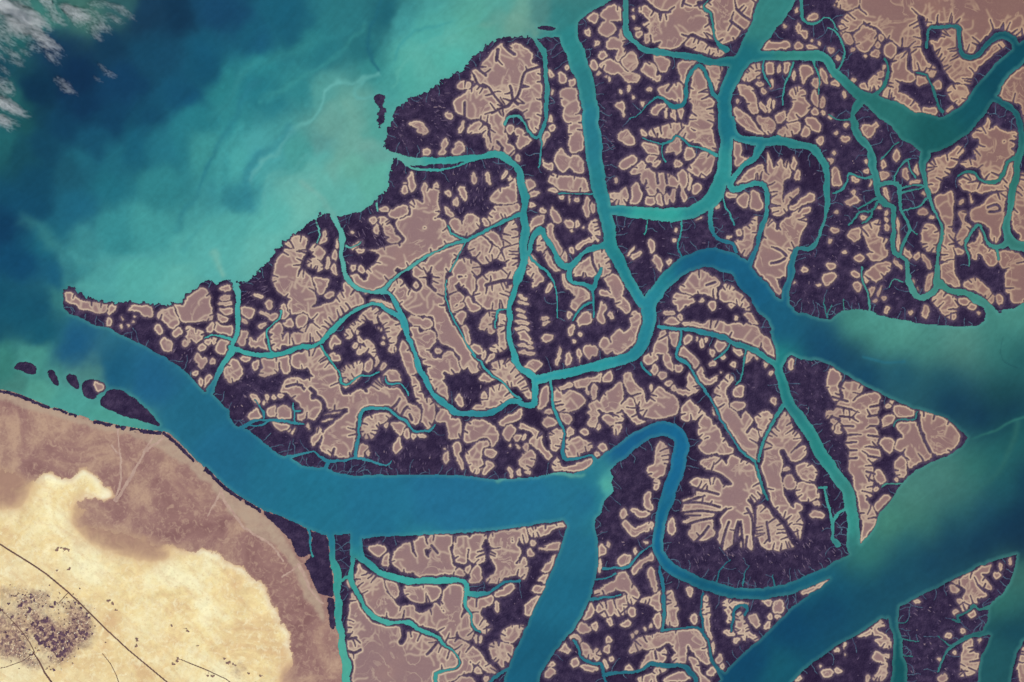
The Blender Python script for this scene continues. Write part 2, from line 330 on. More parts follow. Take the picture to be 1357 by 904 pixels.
O 88,49,2,2.2 100,40,2.2,3.2 106,41,1.5,2.5 110,42,2,2 117,47,2.3,5 121,47,1.2,3 105,58,2.5,3.2 111,58,1.7,2.5 115,60,1,1.2 107,63,1,1 82,38,4,1.5,-20 80,45,4,1.3 95,36,3,1 102,81,2,4 107,75,1.5,2,-30 88,3,2,4
P 119,57 123,54 125,58 126,66 124,70 121,66 118,61
P 110,73 113,70 120,67 122,69 116,71 112,75
P 106,92 112,84 119,79 124,75 130,75 132,84 130,92
D 2: 120,76 121,84 124,90
P 92,30 94,25 100,26 108,27 115,28 118,35 117,37 108,37 100,35 95,32
P 96,14 100,8 104,12 106,14 104,22 100,24 96,19
P 106,15 108,12 112,14 114,17 114,24 109,24 105,20
P 104,6 106,0 114,0 114,9 108,11
P 86,15 90,18 95,18 93,23 88,20
P 130,38 136,36 140,40 140,43 132,42
@ 544 362 2
P 24,8 28,7 31,11 34,13 35,17 30,21 28,24 25,23 25,16 24,12
P 32,4 38,3 43,4 43,12 41,15 38,10 34,8
P 25,3 30,2 32,6 26,8
P 36,18 40,16 42,20 46,23 44,26 39,24
P 27,25 33,20 36,21 30,26
P 44,5 50,1 60,-2 70,-3 70,5 68,10 66,20 64,23 57,24 51,24 46,22 43,16 45,10
D 3: 50,8 57,6 62,5 67,5
P 28,30 33,25 37,27 35,34 31,35 29,33
P 33,37 37,34 39,39 36,43 33,40
P 39,48 43,46 47,50 45,54 41,52
O 38,44,2.2,3.2 48,54,2,3,20 54,38,3,2,-40 53,56,5,1.5,-30 58,60,5,2,-30 19,52,2,2.5 20,61,4,5 35,60,1.8,3.5 33,84,3,3 46,90,4,3
P 48,30 51,26 56,26 56,30 53,36 50,38 45,37
P 58,28 62,27 64,32 64,40 64,48 62,52 56,52 52,50 58,45 58,36
P 45,71 50,66 57,62 63,57 66,58 70,64 76,72 80,80 82,84 78,83 72,76 64,76 58,70 52,72
P 16,0 22,0 22,12 23,22 26,30 31,37 36,44 41,52 46,59 47,64 42,67 39,64 36,58 30,52 24,48 20,46 18,40 17,35 18,30 17,20
P 21,56 24,52 29,54 32,60 31,66 26,67 22,62
P 14,54 17,58 15,61 12,57
P 14,68 20,70 24,77 22,82 17,77
P 47,80 52,76 60,74 66,78 68,82 60,87 54,90 48,88
O 74,16,4,1,25 75,20,4,1,25 73,25,4,1,25 74,29,4,1,20 74,33,4,1,20 74,37,4.5,1.1,20 75,41,4,1.2,15 76,44,4,1.2,15 76,48,4.5,1.3,10 77,53,5,1.5,10 89,30,3,1,-10 90,33,3,1,-20
P 75,62 81,58 88,59 87,63 80,66 75,66
P 87,43 89,40 94,40 94,44 90,47
P 78,2 80,0 87,0 88,4 84,7 80,5
O 82,8,2,1.5 92,10,2,3,20 107,38,2.5,2.5 105,28,2,2.5 113,41,1.5,1.5 109,45,1,1 133,28,2.2,2.8 129,23,1.8,2.5
P 100,2 104,0 105,6 110,8 116,8 119,12 119,19 114,24 110,25 107,22 108,18 110,15 106,13 102,10
P 110,33 112,29 116,26 120,28 120,33 117,34 114,35 112,36
P 125,22 127,19 128,27 129,31 127,33 124,31
P 128,3 136,2 140,8 140,16 132,16 126,15 126,11 132,11
O 98,56,2,7,5 105,57,1.5,5,10 112,55,1.8,4.5,10 118,52,3,6,-5 122,52,1.5,4 129,48,4,5.5,-10
P 133,42 138,37 140,40 140,50 136,50
P 108,73 113,71 120,70 126,66 126,72 122,71 116,75 110,76
P 95,80 99,76 101,81 106,78 112,79 116,85 113,89 106,92 98,91 96,86
O 121,79,2,4.5 117,78,1.2,3.5 131,69,3.5,4 122,88,3,3.5
P 128,82 134,76 140,73 140,90 128,92 126,87
P 87,76 91,75 91,86 88,90 84,90 86,84
P 97,76 106,73 107,76 100,77
@ 544 543 2
P 24,8 28,7 33,6 34,12 33,18 28,19 24,19 26,13
P 36,15 38,9 46,7 54,10 58,15 58,20 54,25 52,19 49,18 44,21 38,23 36,21
P 37,28 44,23 50,20 52,23 48,26 47,32 48,36 46,42 43,43 39,41 38,35 36,31
O 31,26,4,5,15 52,37,2.2,2.5 50,41,3,1.5,-30 24,32,1.5,4 33,35,1.7,5
P 50,26 54,26 58,29 54,32 50,30
P 58,8 62,5 68,3 73,0 75,4 68,8 62,11
P 62,15 66,10 70,12 68,17 65,21 62,19
O 71,18,2,2.5 75,18,1.3,2 77,24,2,2.5 71,24,1.2,1.5 66,24,1.2,1.2
P 72,12 74,9 80,12 86,15 87,20 89,26 93,29 92,32 89,33 85,27 80,24 79,20 82,17 76,13
P 72,33 75,28 80,26 83,30 82,36 77,40 73,37
O 78,41.5,2.2,2 66,41,1.3,3.2 72,41,1.4,3
P 87,7 90,5 97,8 93,11 88,10
P 92,22 93,16 97,13 101,14 101,20 98,26 94,26
P 98,3 103,2 107,6 104,9 99,6
P 90,0 94,0 94,3 88,3
P 103,20 108,19 112,18 117,22 121,24 119,27 112,28 110,31 105,32 102,29 101,25
O 106,15.5,2,2.5 115,14.5,2.3,2 128,25,3.3,3.5 124,30,2,2 125,12,1.2,2
P 95,33 98,32 101,37 112,35 120,32 121,37 113,41 104,40 96,41 93,38
P 117,3 122,0 124,4 121,6
P 118,7 122,6 123,11 120,12
P 127,5 133,5 136,10 136,14 130,9
P 2,88 8,84 12,86 13,92 3,92
P 13,84 26,83 27,87 25,92 14,92
P 30,84 38,84 36,90 29,90
P 40,84 49,82 48,90 38,92
P 54,82 64,80 66,92 54,92
P 66,82 69,80 71,86 69,90
P 70,82 76,79 78,86 74,88
P 78,79 86,77 96,75 103,74 103,77 95,79 92,82 84,84 79,83
P 88,90 98,87 100,90
O 81,88,2,2.5 126,90,2,1.5 131,89,1.5,2
@ 816 0 2
P 22,0 33,2 40,0 45,1 52,0 55,6 60,8 62,14 63,20 64,26 57,25 52,22 48,24 44,28 40,32 33,31 28,30 32,26 28,27 24,28 20,25 22,20 17,16 22,14 17,8 20,4 26,7 30,9 27,5
P 20,-10 60,-12 56,0 40,3 24,2
D 2: 22,4 28,8 36,8
D 2: 46,-2 44,4
D 2: 64,27 57,26 51,23 48,25
P 46,30 49,25 54,26 60,30 68,33 72,31 74,32 70,37 64,37 58,35 52,33
P 57,4 64,0 66,-12 72,-12 98,-12 95,-2 93,4 90,10 88,16 82,22 78,26 72,28 68,29 66,24 65,16 63,8 58,6
D 2: 90,14 84,10 80,6
D 2: 84,20 80,17 76,14
O 16,23,3,1.8 21,26,2,3 14,19,2,1 11,7,1,1 11,12,1,1 18,7,3,2
P 2,24 6,18 8,24 4,30 2,33
P 5,39 8,36 12,35 14,41 13,46 9,47 6,44
P 16,46 20,42 25,42 27,47 24,51 18,49
P 25,38 30,37 36,40 34,46 32,48 28,45
P 0,40 3,44 7,48 12,49 15,51 14,55 8,55 3,50 0,46
P 42,42 46,40 50,39 54,40 50,44 47,49 45,55 42,50 41,45
P 60,42 70,44 70,50 66,59 64,58 62,50
P 50,52 53,46 56,46 58,50 60,56 62,62 65,66 64,72 64,84 58,86 50,84 48,82 50,76 51,70 49,66 50,60
P 28,59 33,57 40,55 44,57 45,64 43,69 38,66 34,65 30,63
D 2: 34,60 37,56
O 3,36,2,3,20 27,52,2.5,2.5 22,60,1.5,1.5 9,60,1.5,2 11,65,1,1.2 4,61,1.2,1.5 18,69,2,1.5 4,71,2.5,3.5,-30 5,75,2,2
P 23,72 28,69 33,69 30,73 26,76
O 33,75,1.3,4 38,76,1.8,4.5 43,75,2,4.5
P 30,84 36,82 44,81 50,86 56,92 35,92 24,90 24,86
P 16,86 19,88 20,91 17,90
P 56,88 64,86 65,92 58,92
P 2,90 5,87 8,86 10,92
P 98,28 100,26 106,28 112,27 115,28 115,32 108,33 99,33
P 118,32 120,28 123,30 123,32
P 126,31 130,30 134,33 127,33
O 120,7,1.5,2 121,18,1.5,4 125,22,2,3.5 112,17,1.2,2 130,27,1,1
P 127,12 131,9 134,11 131,14 127,13
P 84,52 86,46 90,42 96,42 96,48 92,52 88,54
P 100,42 104,42 105,48 101,50 99,46
P 112,42 116,43 115,47 112,49
P 122,44 128,43 131,47 128,51 125,56 123,50
P 81,58 84,56 90,58 92,64 94,71 94,75 90,75 88,69 84,64
O 108,45,1.3,2.5 95,51,1.5,1.3 96,56,2.2,2 103,55,2.2,3.5 98,60.5,2.2,1.6 118,50,1,3.5 98,71,1.3,3,-30 102,70,1,4 105,69,1,2.5 80,67,1,1
P 115,61 121,58 126,60 126,66 129,71 125,76 120,79 114,80 115,74 118,70 116,65
P 106,77 109,74 112,74 112,80 108,81
P 94,78 98,79 103,78 106,82 104,88 100,89 96,84
P 78,71 82,73 87,76 90,80 94,86 98,89 90,88 84,84 79,78
O 132,65,3,4.5 133,55,2.5,3.5 132,74,2,2.5,-30
P 126,79 132,79 136,84 132,87 127,82
P 108,88 115,82 122,81 122,86 118,90 110,91
P 122,90 126,85 129,87 126,91
@ 816 181 2
P 2,0 10,-1 12,4 8,6 4,4
P 18,5 22,4 28,6 29,11 24,11 21,9
P 33,10 35,5 40,1 44,3 43,10 40,13 38,10 34,10
P 45,0 55,-4 64,-2 66,3 66,9 62,8 56,5 50,4
P 45,14 47,8 50,8 52,12 48,16
P 20,15 23,12 28,12 25,16 30,16 29,20 25,20 24,17 21,17
P 2,20 6,15 11,13 14,15 12,18 7,21
P 10,24 13,20 17,17 20,19 18,23 13,25
P 38,17 41,16 45,18 42,21 38,20
P 48,22 52,16 56,12 62,11 66,13 64,20 61,26 57,27 52,24
P 17,24 22,21 26,24 30,24 36,26 40,28 41,34 38,34 34,33 32,38 29,36 27,33 26,38 22,39 20,34 21,29
D 2: 27,23 28,31
D 2: 33,24 34,31
P 40,26 44,22 47,24 47,32 45,35 42,32
O 49,30,1,6 38,40,1.5,4.5 45,39,1.5,3.5 34,41,1.3,3 29,42,2,3.5 18,29,1.5,3,-10 54,35,3,4,30 1,29.5,2,1.4
P 19,45 21,40 25,40 26,44 22,46
P 0,38 4,35 7,33 8,38 7,45 0,45
P 10,40 12,31 16,33 17,40 15,45 10,44
P 79,2 81,1 83,8 82,13 79,15
P 79,16 85,14 91,13 88,17 82,20 79,20
P 80,31 84,26 90,21 96,19 99,23 102,26 101,18 101,10 103,16 105,22 108,16 110,15 112,20 113,16 116,22 116,27 112,30 111,38 111,44 114,47 112,51 108,53 104,52 103,48 104,40 101,34 98,30 92,29 86,31 82,33
O 118,18,2,4 121,26,2,4 76,39,3,2 67,46,1.5,1.8
P 112,43 115,38 120,34 121,37 116,43 113,46
P 115,48 121,42 127,38 131,38 131,43 124,46 118,49
P 114,55 118,50 124,48 129,47 128,51 120,53
P 98,66 99,58 102,55 106,58 108,60 111,55 117,54 124,54 126,57 122,66 120,74 115,79 116,85 114,92 96,92 91,86 94,78
D 2: 103,84 108,83 112,81
D 2: 106,74 110,76 113,79
D 3: 107,61 108,54
P 80,42 83,39 87,38 87,46 82,46
P 90,38 92,35 96,40 97,48 94,50 90,47
P 88,58 93,54 95,55 94,62 91,70 90,76 86,80 82,77 80,73 79,70 84,69 86,64 84,62
P 80,63 83,62 84,66 80,66
O 24,73,2.2,5,-10 28,84,2.5,5,-30 13,79,3,2,-30 10,76,1,3,30 35,83,2.5,2 40,62,1.6,2 39,68,1.5,1.3 75,67,1.5,1.3 55,54,2,1,-30 125,88,2.5,1.5
@ 816 362 2
P 42,10 46,5 50,1 56,-2 62,0 64,4 60,8 66,9 66,14 66,17 62,15 56,13 50,14 45,13
D 1.5: 66,6 60,8
P 37,18 40,13 44,14 50,16 52,19 48,22 45,22 42,25 39,22
P 62,5 66,3 69,6 67,9 63,8
P 69,16 72,8 75,9 82,13 86,18 89,22 88,25 82,21 76,19 71,19
O 57,18,1.3,1.3 64,22,3,3.5 76,22,1.5,2.5 80,29,2,2,-40 35,26,3,1 43,29,1.5,2
P 34,31 38,29 42,33 38,35 32,34
P 44,33 50,32 54,33 58,33 62,31 70,32 74,34 82,33 84,38 86,34 92,35 98,41 103,44 107,46 106,55 104,58 98,50 92,48 86,46 78,43 70,40 60,37 50,36
P 85,28 88,26 92,30 94,34 89,32
P 11,26 17,27 18,33 17,41 12,46 6,51 0,54 -4,48 4,42 9,36
P 0,16 6,16 10,22 8,27 4,24 0,22
P 25,52 28,44 31,38 34,40 35,46 34,53 28,53
P 37,44 36,39 41,39 43,42 40,49 37,47
P 45,45 47,41 51,42 50,46 46,48
P 66,48 68,44 73,45 72,50 68,51
O 54,44,1.2,2 57,46.5,1.5,3 60,43,1,3 41,63,3,2,-20 64,53,2,2 64,60,2.5,2 71,55,1.5,1.5 78,61,2,1.5 70,65,1,1 94,55,1.5,2 99,60,1,2 103,66,1.2,2
P 42,54 43,50 47,51 54,57 55,61 52,64 48,60 44,57
P 56,62 58,67 62,70 67,67 68,70 64,74 58,73 55,68
P 47,80 48,68 50,66 54,74 54,77 50,80
P 33,61 32,55 36,54 38,64 36,65
P 78,48 83,50 84,54 80,54
P 86,60 88,52 93,52 90,57
P 18,56 24,53 28,56 26,59 20,60
P 5,68 10,65 13,72 18,79 20,85 16,88 10,80 6,74
O 26,64,3,3 31,68,3,2.5 23,76,1.5,2.5 35,73,2,1.5 38,76,2,1.5 44,78,4,1.5
P 16,89 22,84 25,78 30,75 34,79 40,84 42,88 38,94 20,96
P 44,90 48,84 54,88 60,94 45,98
P 4,90 8,82 12,85 13,94
P 64,82 68,74 74,68 77,71 74,76 74,84 74,92 66,94
P 78,81 80,76 85,76 84,81
O 81,88,4.5,4 105,85,2.5,4 118,6,1.5,.8 134,8,2,1 116,60,1.5,3
P 92,0 100,0 110,2 108,6 109,12 107,13 102,8 96,2
P 16,22 18,18 20,26 19,30
@ 816 543 2
P 0,-1 4,2 5,6 2,7 -2,5
P 7,0 13,0 15,6 20,8 24,6 16,10 12,8
O 1,10,3,6
P 46,0 56,-1 58,2 52,7 47,5
P 54,12 56,6 60,4 63,7 64,11 67,11 70,15 68,19 62,17 57,19
P 55,24 60,20 66,19 72,19 74,23 78,27 76,30 68,29 60,29 56,27
P 67,0 74,-2 80,2 83,6 86,1 91,7 90,12 95,14 94,22 93,30 92,34 86,30 80,24 76,18 73,12 70,7
D 2: 87,15 90,11 93,10
P 92,5 97,1 104,4 100,12 97,18 95,12
P 98,32 99,24 102,16 107,8 112,2 115,4 117,12 122,16 122,21 118,25 114,30 112,26 108,27 110,34 109,42 111,50 112,57 116,63 122,70 123,78 121,85 117,80 110,70 104,62 101,54 99,44 97,38
P 114,29 120,27 125,25 126,30 120,34 116,33
P 119,38 124,36 130,37 133,42 131,48 126,47 121,43
P 111,48 115,43 118,46 119,51 114,53
P 120,50 126,48 132,51 134,58 128,61 122,59
O 121,65,2.5,3,-30 133,70,4,2,20 133,62,2,1.5 113,40,2,1.5
P 57,34 64,32 70,32 74,36 76,32 80,31 86,34 91,37 94,42 96,50 97,57 92,61 88,57 90,66 92,74 93,84 90,92 86,88 84,82 80,84 78,88 72,92 68,84 70,76 68,70 72,67 66,68 64,78 66,82 60,86 52,86 48,82 50,77 44,74 50,71 44,67 46,62 45,60 52,56 50,50 49,47 54,45 60,46 68,46 70,49 76,50 74,45 66,42 60,38 56,36
D 3: 48,36 54,41 62,41 70,44 76,49
D 3: 67,84 68,72 73,66
D 2: 50,51 58,54
D 2: 45,62 55,58
D 1.5: 46,70 56,70
D 2: 80,86 82,75
D 2: 88,60 92,66 92,82
D 2: 70,90 73,80
D 2: 86,92 87,84
O 77,86,2.5,4 85,88,1.5,4,20
P 93,66 96,63 101,66 104,70 106,72 111,78 114,86 116,92 100,92 96,88 94,78
P 25,36 26,28 29,22 32,22 35,28 34,38 31,44 26,45 22,43 22,38
O 27,49,2,4 21,58,2.5,3 22,63,3,4,-30 16,68,5,2.5,15 37,72,1,1 37,78,3,5 20,88,2,1
P 4,75 7,73 12,78 18,76 24,75 24,79 18,81 12,84 7,80
P 4,69 6,66 8,70 5,72
@ 1085 0 2
P 28,-5 30,-50 140,-50 190,-50 190,10 140,20 132,24 126,26 122,20 117,20 110,24 105,30 101,36 98,36 95,30 94,20 90,15 82,15 76,16 72,17 71,14 68,10 65,11 67,20 68,30 70,38 74,42 78,45 76,50 72,50 70,48 64,48 63,44 61,36 60,32 55,31 50,28 46,25 41,20 34,16 30,14 28,8
P 14,-2 24,-3 27,3 20,7 12,6 10,3
P 14,17 16,12 21,8 27,6 29,14 26,19 20,21 15,20
P 24,24 27,20 30,17 36,19 38,24 34,32 29,34 25,30
O 19,26,3,4 22,32.5,2,1.2 37,36,3,2.5 41,25,1.5,2.2 13,22,1.2,1.2 38,31,1.3,2 31,37,1,1 43,45,2,2 41,49,2,2.5 23,54,1,1.5
P 43,33 46,29 50,29 52,33 49,39 46,38
P 34,54 36,51 41,51 42,56 38,59 34,57
P 27,57 32,56 36,59 30,61
P 39,62 44,58 48,50 50,42 53,36 58,34 58,40 59,46 64,51 60,54 54,54 53,60 50,64 46,66 42,65
P 50,66 52,61 57,62 60,65 64,68 67,72 66,77 60,78 56,74 52,71
O 71,74,2,3 76,74,4,2.5 79,56,3,3 87,73,3,3 92,73,1.5,2.5
P 66,50 71,49 73,53 68,57 65,55
P 83,16 90,20 91,28 93,36 96,40 103,41 108,38 114,31 119,26 123,29 122,31 116,36 110,42 104,46 101,51 100,55 94,55 88,52 84,47 82,42 78,36 76,31 74,28 79,27 81,24
P 86,60 90,57 98,57 100,64 99,70 96,72 92,69 88,66
P 120,64 124,54 128,48 134,45 150,48 190,50 190,140 160,140 138,90 134,70 128,68
P 102,90 110,82 112,78 113,82 108,92
P 108,92 115,86 118,83 121,86 126,88 130,88 130,92
P 27,88 30,83 36,84 37,88 33,92 28,92
O 37,83,2.5,2,20 0,85,1.5,2.5 2,75,1,2 2,68,2,3 9,50,1,2,20 11,56,2.5,2,30 17,62,1.5,2 3,50,2,4,-20 24,69,1,1.8 8,78,1,.8 12,88,1.5,1 18,83,1,1 8,33,2,2 1,29,1,2 13,38,1.2,1.5
@ 1085 181 2
O 1,3,2,3 18,2,3,2 8,16,2,1.5 51,13,2.2,3.3 43,19,1.7,2.3 43,26,4,2.8 24,29,3,2.5 23,42,4.5,3.2 23,36.5,2.2,1.6 12,50,1.8,1.2 11,62,2.8,1.7 30,54,2.5,2,-20 24,65,3.5,5,15 8,69,2,1.2 8,86,3,2.5 17,76,2.5,1,-20 27,80,3.5,2 69,50,3,2.2,-20 64,30,3,1.5 58,78,2.2,3 65,79,2.5,3,30 52,84,2,3,-30 71,82,2,5,-30 73,85,2,3,-30 45,55,1.7,2 45,51,1.5,2 45,60,1.7,2 69,38,1.5,1.5 75,53,1.8,1.5 10,11,1,1 32,17,1,1.2 32,23,1.3,1.2 34,31,1,2 40,47,2,1 126,5,3,2.5 101,41,1.3,4 95,43,2,1.5,-30
P 56,24 58,21 60,27 58,28
P 62,24 66,17 67,19 66,25 63,26
P 8,30 9,22 12,20 15,26 16,31 13,33 9,32
P 29,60 34,58 40,55 41,60 39,66 45,68 43,73 46,78 40,82 35,82 31,78 34,76 32,70 30,64
P 31,90 36,86 42,83 48,84 47,90 40,93 32,93
P 42,34 44,34 46,42 49,48 52,54 53,64 53,76 50,76 48,70 49,60 49,52 47,46 44,42
P 69,60 73,58 78,60 80,66 79,74 76,77 70,74 69,68
P 70,22 74,16 80,13 86,11 93,6 95,10 92,16 90,20 86,21 86,25 82,27 80,32 79,36 76,37 73,34 71,28
P 94,18 102,15 106,18 110,22 104,20 97,20
P 106,6 108,0 114,-2 121,0 124,6 130,10 131,14 126,16 122,22 120,27 115,30 110,28 108,23 106,20 105,14 103,10
P 93,32 96,27 100,25 104,26 105,30 112,32 120,31 124,22 129,16 131,20 130,28 127,35 120,36 114,36 108,38 102,36 95,35
P 78,40 83,39 87,37 89,40 89,50 88,56 87,62 90,68 89,78 90,92 90,97 82,97 80,92 82,80 82,68 83,58 80,52 77,46
P 92,50 96,48 98,50 97,55 101,60 102,66 98,67 95,72 92,68 94,64 95,58
P 100,52 102,47 108,45 112,41 116,38 124,38 123,48 122,60 120,66 117,71 114,68 114,62 109,57 103,56
D 2: 112,47 118,45 120,49 113,50
P 97,74 100,71 104,69 106,62 108,62 109,68 113,71 118,75 118,84 112,85 109,80 106,77 104,82 100,80
P 120,76 128,76 136,80 138,92 124,88 120,84
P 90,74 96,76 94,78 90,78
P 131,34 134,28 140,24 190,24 190,47 130,47
P 129,50 140,49 190,49 190,70 140,67 134,66 129,62
P 133,67 138,65 138,71 133,69
@ 1085 362 2
P 3,2 8,0 11,2 9,6 5,9 3,6
O 24,1,3,2 25,9,2.5,2.5,-20 31,3,2,2.5 35,12,2,3,20 40,12,1.5,3,20 43,17,1,1.5 45,24,2,2 38,18,1.5,1 61,26,1.5,2 62,6,1,2 65,10,1,1.5 102,22,3.5,3 106,27,1.2,1.5 91,21,1.3,3 115,18,1.3,2.5 120,18,2,3,-20 46,88,2,1.5,-30 48,85,1.5,2
P 32,0 40,-3 46,0 42,4 38,6
P 69,22 72,23 73,28 71,30 69,26
P 70,10 71,4 74,0 77,2 76,8 71,13
P 74,18 78,14 82,11 86,15 89,16 91,24 90,30 86,29 82,26 79,23
P 92,19 96,17 100,18 96,22
P 80,2 84,-1 90,0 93,6 93,10 90,11 86,7
P 96,9 98,5 105,4 110,9 114,14 112,16 106,13 100,11
P 123,2 128,-2 140,-3 190,-3 190,16 140,16 134,20 128,20 127,15 124,12
P 6,72 7,66 12,64 14,70 12,74 14,82 10,84 7,78
P 16,75 18,72 24,72 29,75 27,80 25,83 30,81 35,79 40,80 39,86 38,93 24,95 10,95 13,86 17,83
P 50,88 56,90 62,92 52,94
P 64,88 70,90 74,92 66,93
@ 1085 543 2
P 14,0 26,-6 38,-6 39,2 40,8 38,12 40,18 38,22 41,29 40,33 36,35 36,40 36,46 35,52 35,57 31,60 36,66 38,71 37,76 33,82 31,87 28,88 29,80 28,70 26,60 24,52 23,46 21,40 20,32 21,26 18,22 20,18 18,12 14,5
P 42,10 43,5 50,3 50,8 46,11 42,12
P 50,-2 60,-4 64,4 58,5 52,4
P 40,22 43,19 49,20 49,26 47,29 43,26
P 52,9 58,8 65,9 67,16 70,23 74,28 74,32 66,35 61,38 59,36 57,29 54,28 50,25 52,20 56,19 53,14
P 68,4 70,0 76,2 84,7 90,11 94,17 94,21 90,25 85,29 80,31 77,29 73,26 71,18 68,10
P 51,34 56,32 58,36 58,43 54,45 51,40
P 37,42 42,41 45,46 42,49 39,47
P 38,62 42,58 47,57 46,61 44,66 40,68 38,65
O 52,46,1.5,1.3 38,53,1.5,1 13,11,2,3,20 10,8,2,2 12,15,2,2 7,3,3,2,-30 9,12,1,2 0,57,1,2 0,62,1,2 0,70,1,1.5
D 2.5: 66,0 67,12 71,22 74,28
@ 1085 723 2
P -8,36 0,26 8,19 10,20 4,26 0,30
P 26,60 34,55 41,49 44,53 38,55 44,59 47,62 48,66 46,68 40,66 37,63 42,61 36,59 30,60
P 37,70 42,72 47,72 46,76 40,77 35,75
P 40,82 42,77 46,78 46,83 43,87 39,85
O 40,87,3,2.5 33,88,2,2 12,69,2,1.5 17,66,2,2 18,72,1,1.2 6,84,4,2 13,83,1.5,1.5 1,80,1,1 90,29,2.5,3 91,44,2,2 101,45,2,2.5 95,57,1.5,1.5 86,60,3,2 107,63,1.5,1.5 127,10,1,3 121,14,2,2 118,20,3,2 82,88,3,3 90,71,1,1 80,76,1,1 65,37,2,1
P 88,23 96,20 104,16 112,11 114,13 112,19 106,18 112,24 114,29 109,27 104,25 109,31 110,34 104,35 104,40 99,40 96,36 97,30 93,26
P 92,36 96,37 98,42 95,43
P 97,65 99,62 102,62 103,70 106,71 106,78 105,84 98,86 93,86 95,78 96,70
P 131,84 134,74 140,66 190,66 190,130 140,130 133,86
@ 272 723 2
P 109,2 116,-1 120,3 116,7 112,6
P 118,8 122,6 121,14 117,12
P 125,4 130,0 140,-2 140,14 134,18 126,15 124,10
P 100,20 102,12 106,17 112,20 118,23 119,29 125,36 130,40 138,40 138,48 128,49 118,47 111,45 107,40 103,34 100,27
P 120,24 127,26 128,32 125,35 121,30
P 96,34 98,32 102,38 106,46 110,51 118,53 128,54 130,62 136,58 145,60 160,62 170,68 176,76 172,84 160,92 152,110 152,180 98,180 98,94 97,84 96,76 100,74 102,68 100,62 95,60 94,50 96,42
D 2: 95,70 99,71 103,69
D 2: 95,62 100,61
D 6: 131,54 132,60 130,64
O 96,24,1.5,3
@ 544 723 2
P 0,-2 6,0 12,8 14,2 20,-2 26,2 27,12 34,15 36,20 30,20 20,19 8,20 2,18 -6,14
D 2: 2,4 1,-2
D 2: 14,0 18,5
P 29,8 30,0 36,-2 38,4 37,11 30,11
P 39,6 41,-2 48,0 49,9 46,11 40,10
P 40,21 42,15 46,14 47,22 43,25 39,24
P 53,8 55,0 62,-4 72,2 73,6 70,12 76,8 78,12 76,22 70,20 62,22 59,25 52,25 50,22 56,18 58,14
O 39,15,2,2.6 80,5,2.5,3.5 45,83,3,2.2 29,86,2.5,2.3 50,88,2,2 57,40,1.3,3 43,62,1,2.5 46,62,1.5,2
P 85,2 92,0 99,-1 98,3 88,4
P 87,17 90,12 94,7 97,7 95,14 92,18
P 84,23 88,20 93,19 92,25 86,24
P 81,30 84,26 90,28 88,31 83,31
P 76,46 78,38 83,34 87,35 84,40 80,46
P -4,28 6,27 20,28 19,33 14,37 7,38 0,36
P 22,30 26,26 32,26 36,30 35,38 34,44 29,48 34,46 39,46 41,54 40,62 34,62 32,56 30,58 28,64 23,62 17,56 8,54 0,50 -8,46 0,42 8,46 14,42 15,38 19,40 22,44 20,37
P 38,36 44,34 54,33 54,38 48,41 46,44 49,50 52,54 50,58 44,57 41,53 42,46 38,41
P 56,32 62,28 67,26 69,28 64,32 58,34
P 28,66 32,63 38,65 44,69 50,76 57,83 52,84 44,79 36,75 29,71
P 60,58 64,54 72,52 75,53 72,60 68,64 62,63
P 53,66 58,64 68,66 66,74 62,80 57,77 54,71
P 34,80 36,76 41,79 41,83 36,85
P 28,92 34,87 40,88 42,92
P -20,60 0,58 10,58 18,61 24,64 28,70 32,76 32,80 22,84 17,88 14,92 -40,95 -40,60
D 2: 18,64 14,69 11,72
P 124,2 128,0 129,4 125,7
P 125,16 126,10 127,10 126,18
P 120,32 128,26 136,24 136,30 126,33 120,35
P 112,44 117,38 122,42 118,48 114,49
P 108,52 113,51 119,54 118,58 112,57
P 105,60 110,58 113,63 108,66
P 98,68 101,64 105,69 102,71
P 124,42 126,38 136,35 136,44 128,47
O 132,50,2.5,2.5 122,54,2,2.5 131,63,2.5,2 130,69,2,2.5 129,79,2,3 133,75,2,1.5 94,79,2,1.5
P 112,66 116,65 120,70 120,75 114,74
P 121,70 124,68 127,73 122,76
P 107,76 110,74 112,79 108,81
P 88,86 92,82 96,84 92,88
P 112,80 120,78 124,82 118,83
@ 816 723 2
P 2,9 6,6 10,7 8,12 4,14 2,12
P 10,16 14,11 20,8 24,4 25,10 20,11 15,16 12,19
P 0,22 4,18 8,19 10,24 14,29 15,33 12,38 8,36 8,31 3,30 0,28
P 0,34 6,32 7,40 6,46 0,46
P 4,51 8,50 8,54 3,53
O 13,4,2,2.5 11,44,2.5,2.5,-30 49,30,2,2.5 20,55,1.2,2 14,57,1,2 11,60,1.2,2 24,54,1,1.5
P 21,18 23,14 26,18 27,24 28,29 26,31 24,26
P 17,35 24,33 30,31 31,38 29,44 26,43 24,40 18,38
P 25,50 26,46 30,46 30,54 27,54
P 33,32 36,28 38,34 42,41 40,46 42,52 38,54 33,52 33,42
P 9,68 14,62 22,59 32,58 42,56 50,55 55,56 58,62 60,68 62,74 63,78 58,77 53,73 49,68 46,65 46,71 40,70 36,65 30,67 24,69 18,69 12,70 9,71
P 16,80 20,73 26,69 30,70 33,67 33,74 30,77 24,78 18,82
D 1.5: 26,70 27,75
P 37,75 40,72 46,71 46,77 40,78
P 49,74 53,75 56,84 62,89 60,92 52,92 52,84
P 57,44 58,36 60,34 62,40 62,48 64,60 63,63 60,56 57,50
O 52,49,3,3.5 65,68,1.5,4 69,75,2,3 71,81,1.5,2.5 75,49,2,2.8 75,58,3.5,2 80,63,2.5,2 108,47,1.5,1.5 102,47,1.5,2 101,53,3,2,-40
P 60,84 66,79 68,83 62,86
P 70,38 74,36 78,37 82,37 88,38 86,41 80,40 76,44 74,47 71,42
P 80,52 80,46 84,45 86,52 90,58 94,62 92,63 86,60 86,64 82,60 79,56
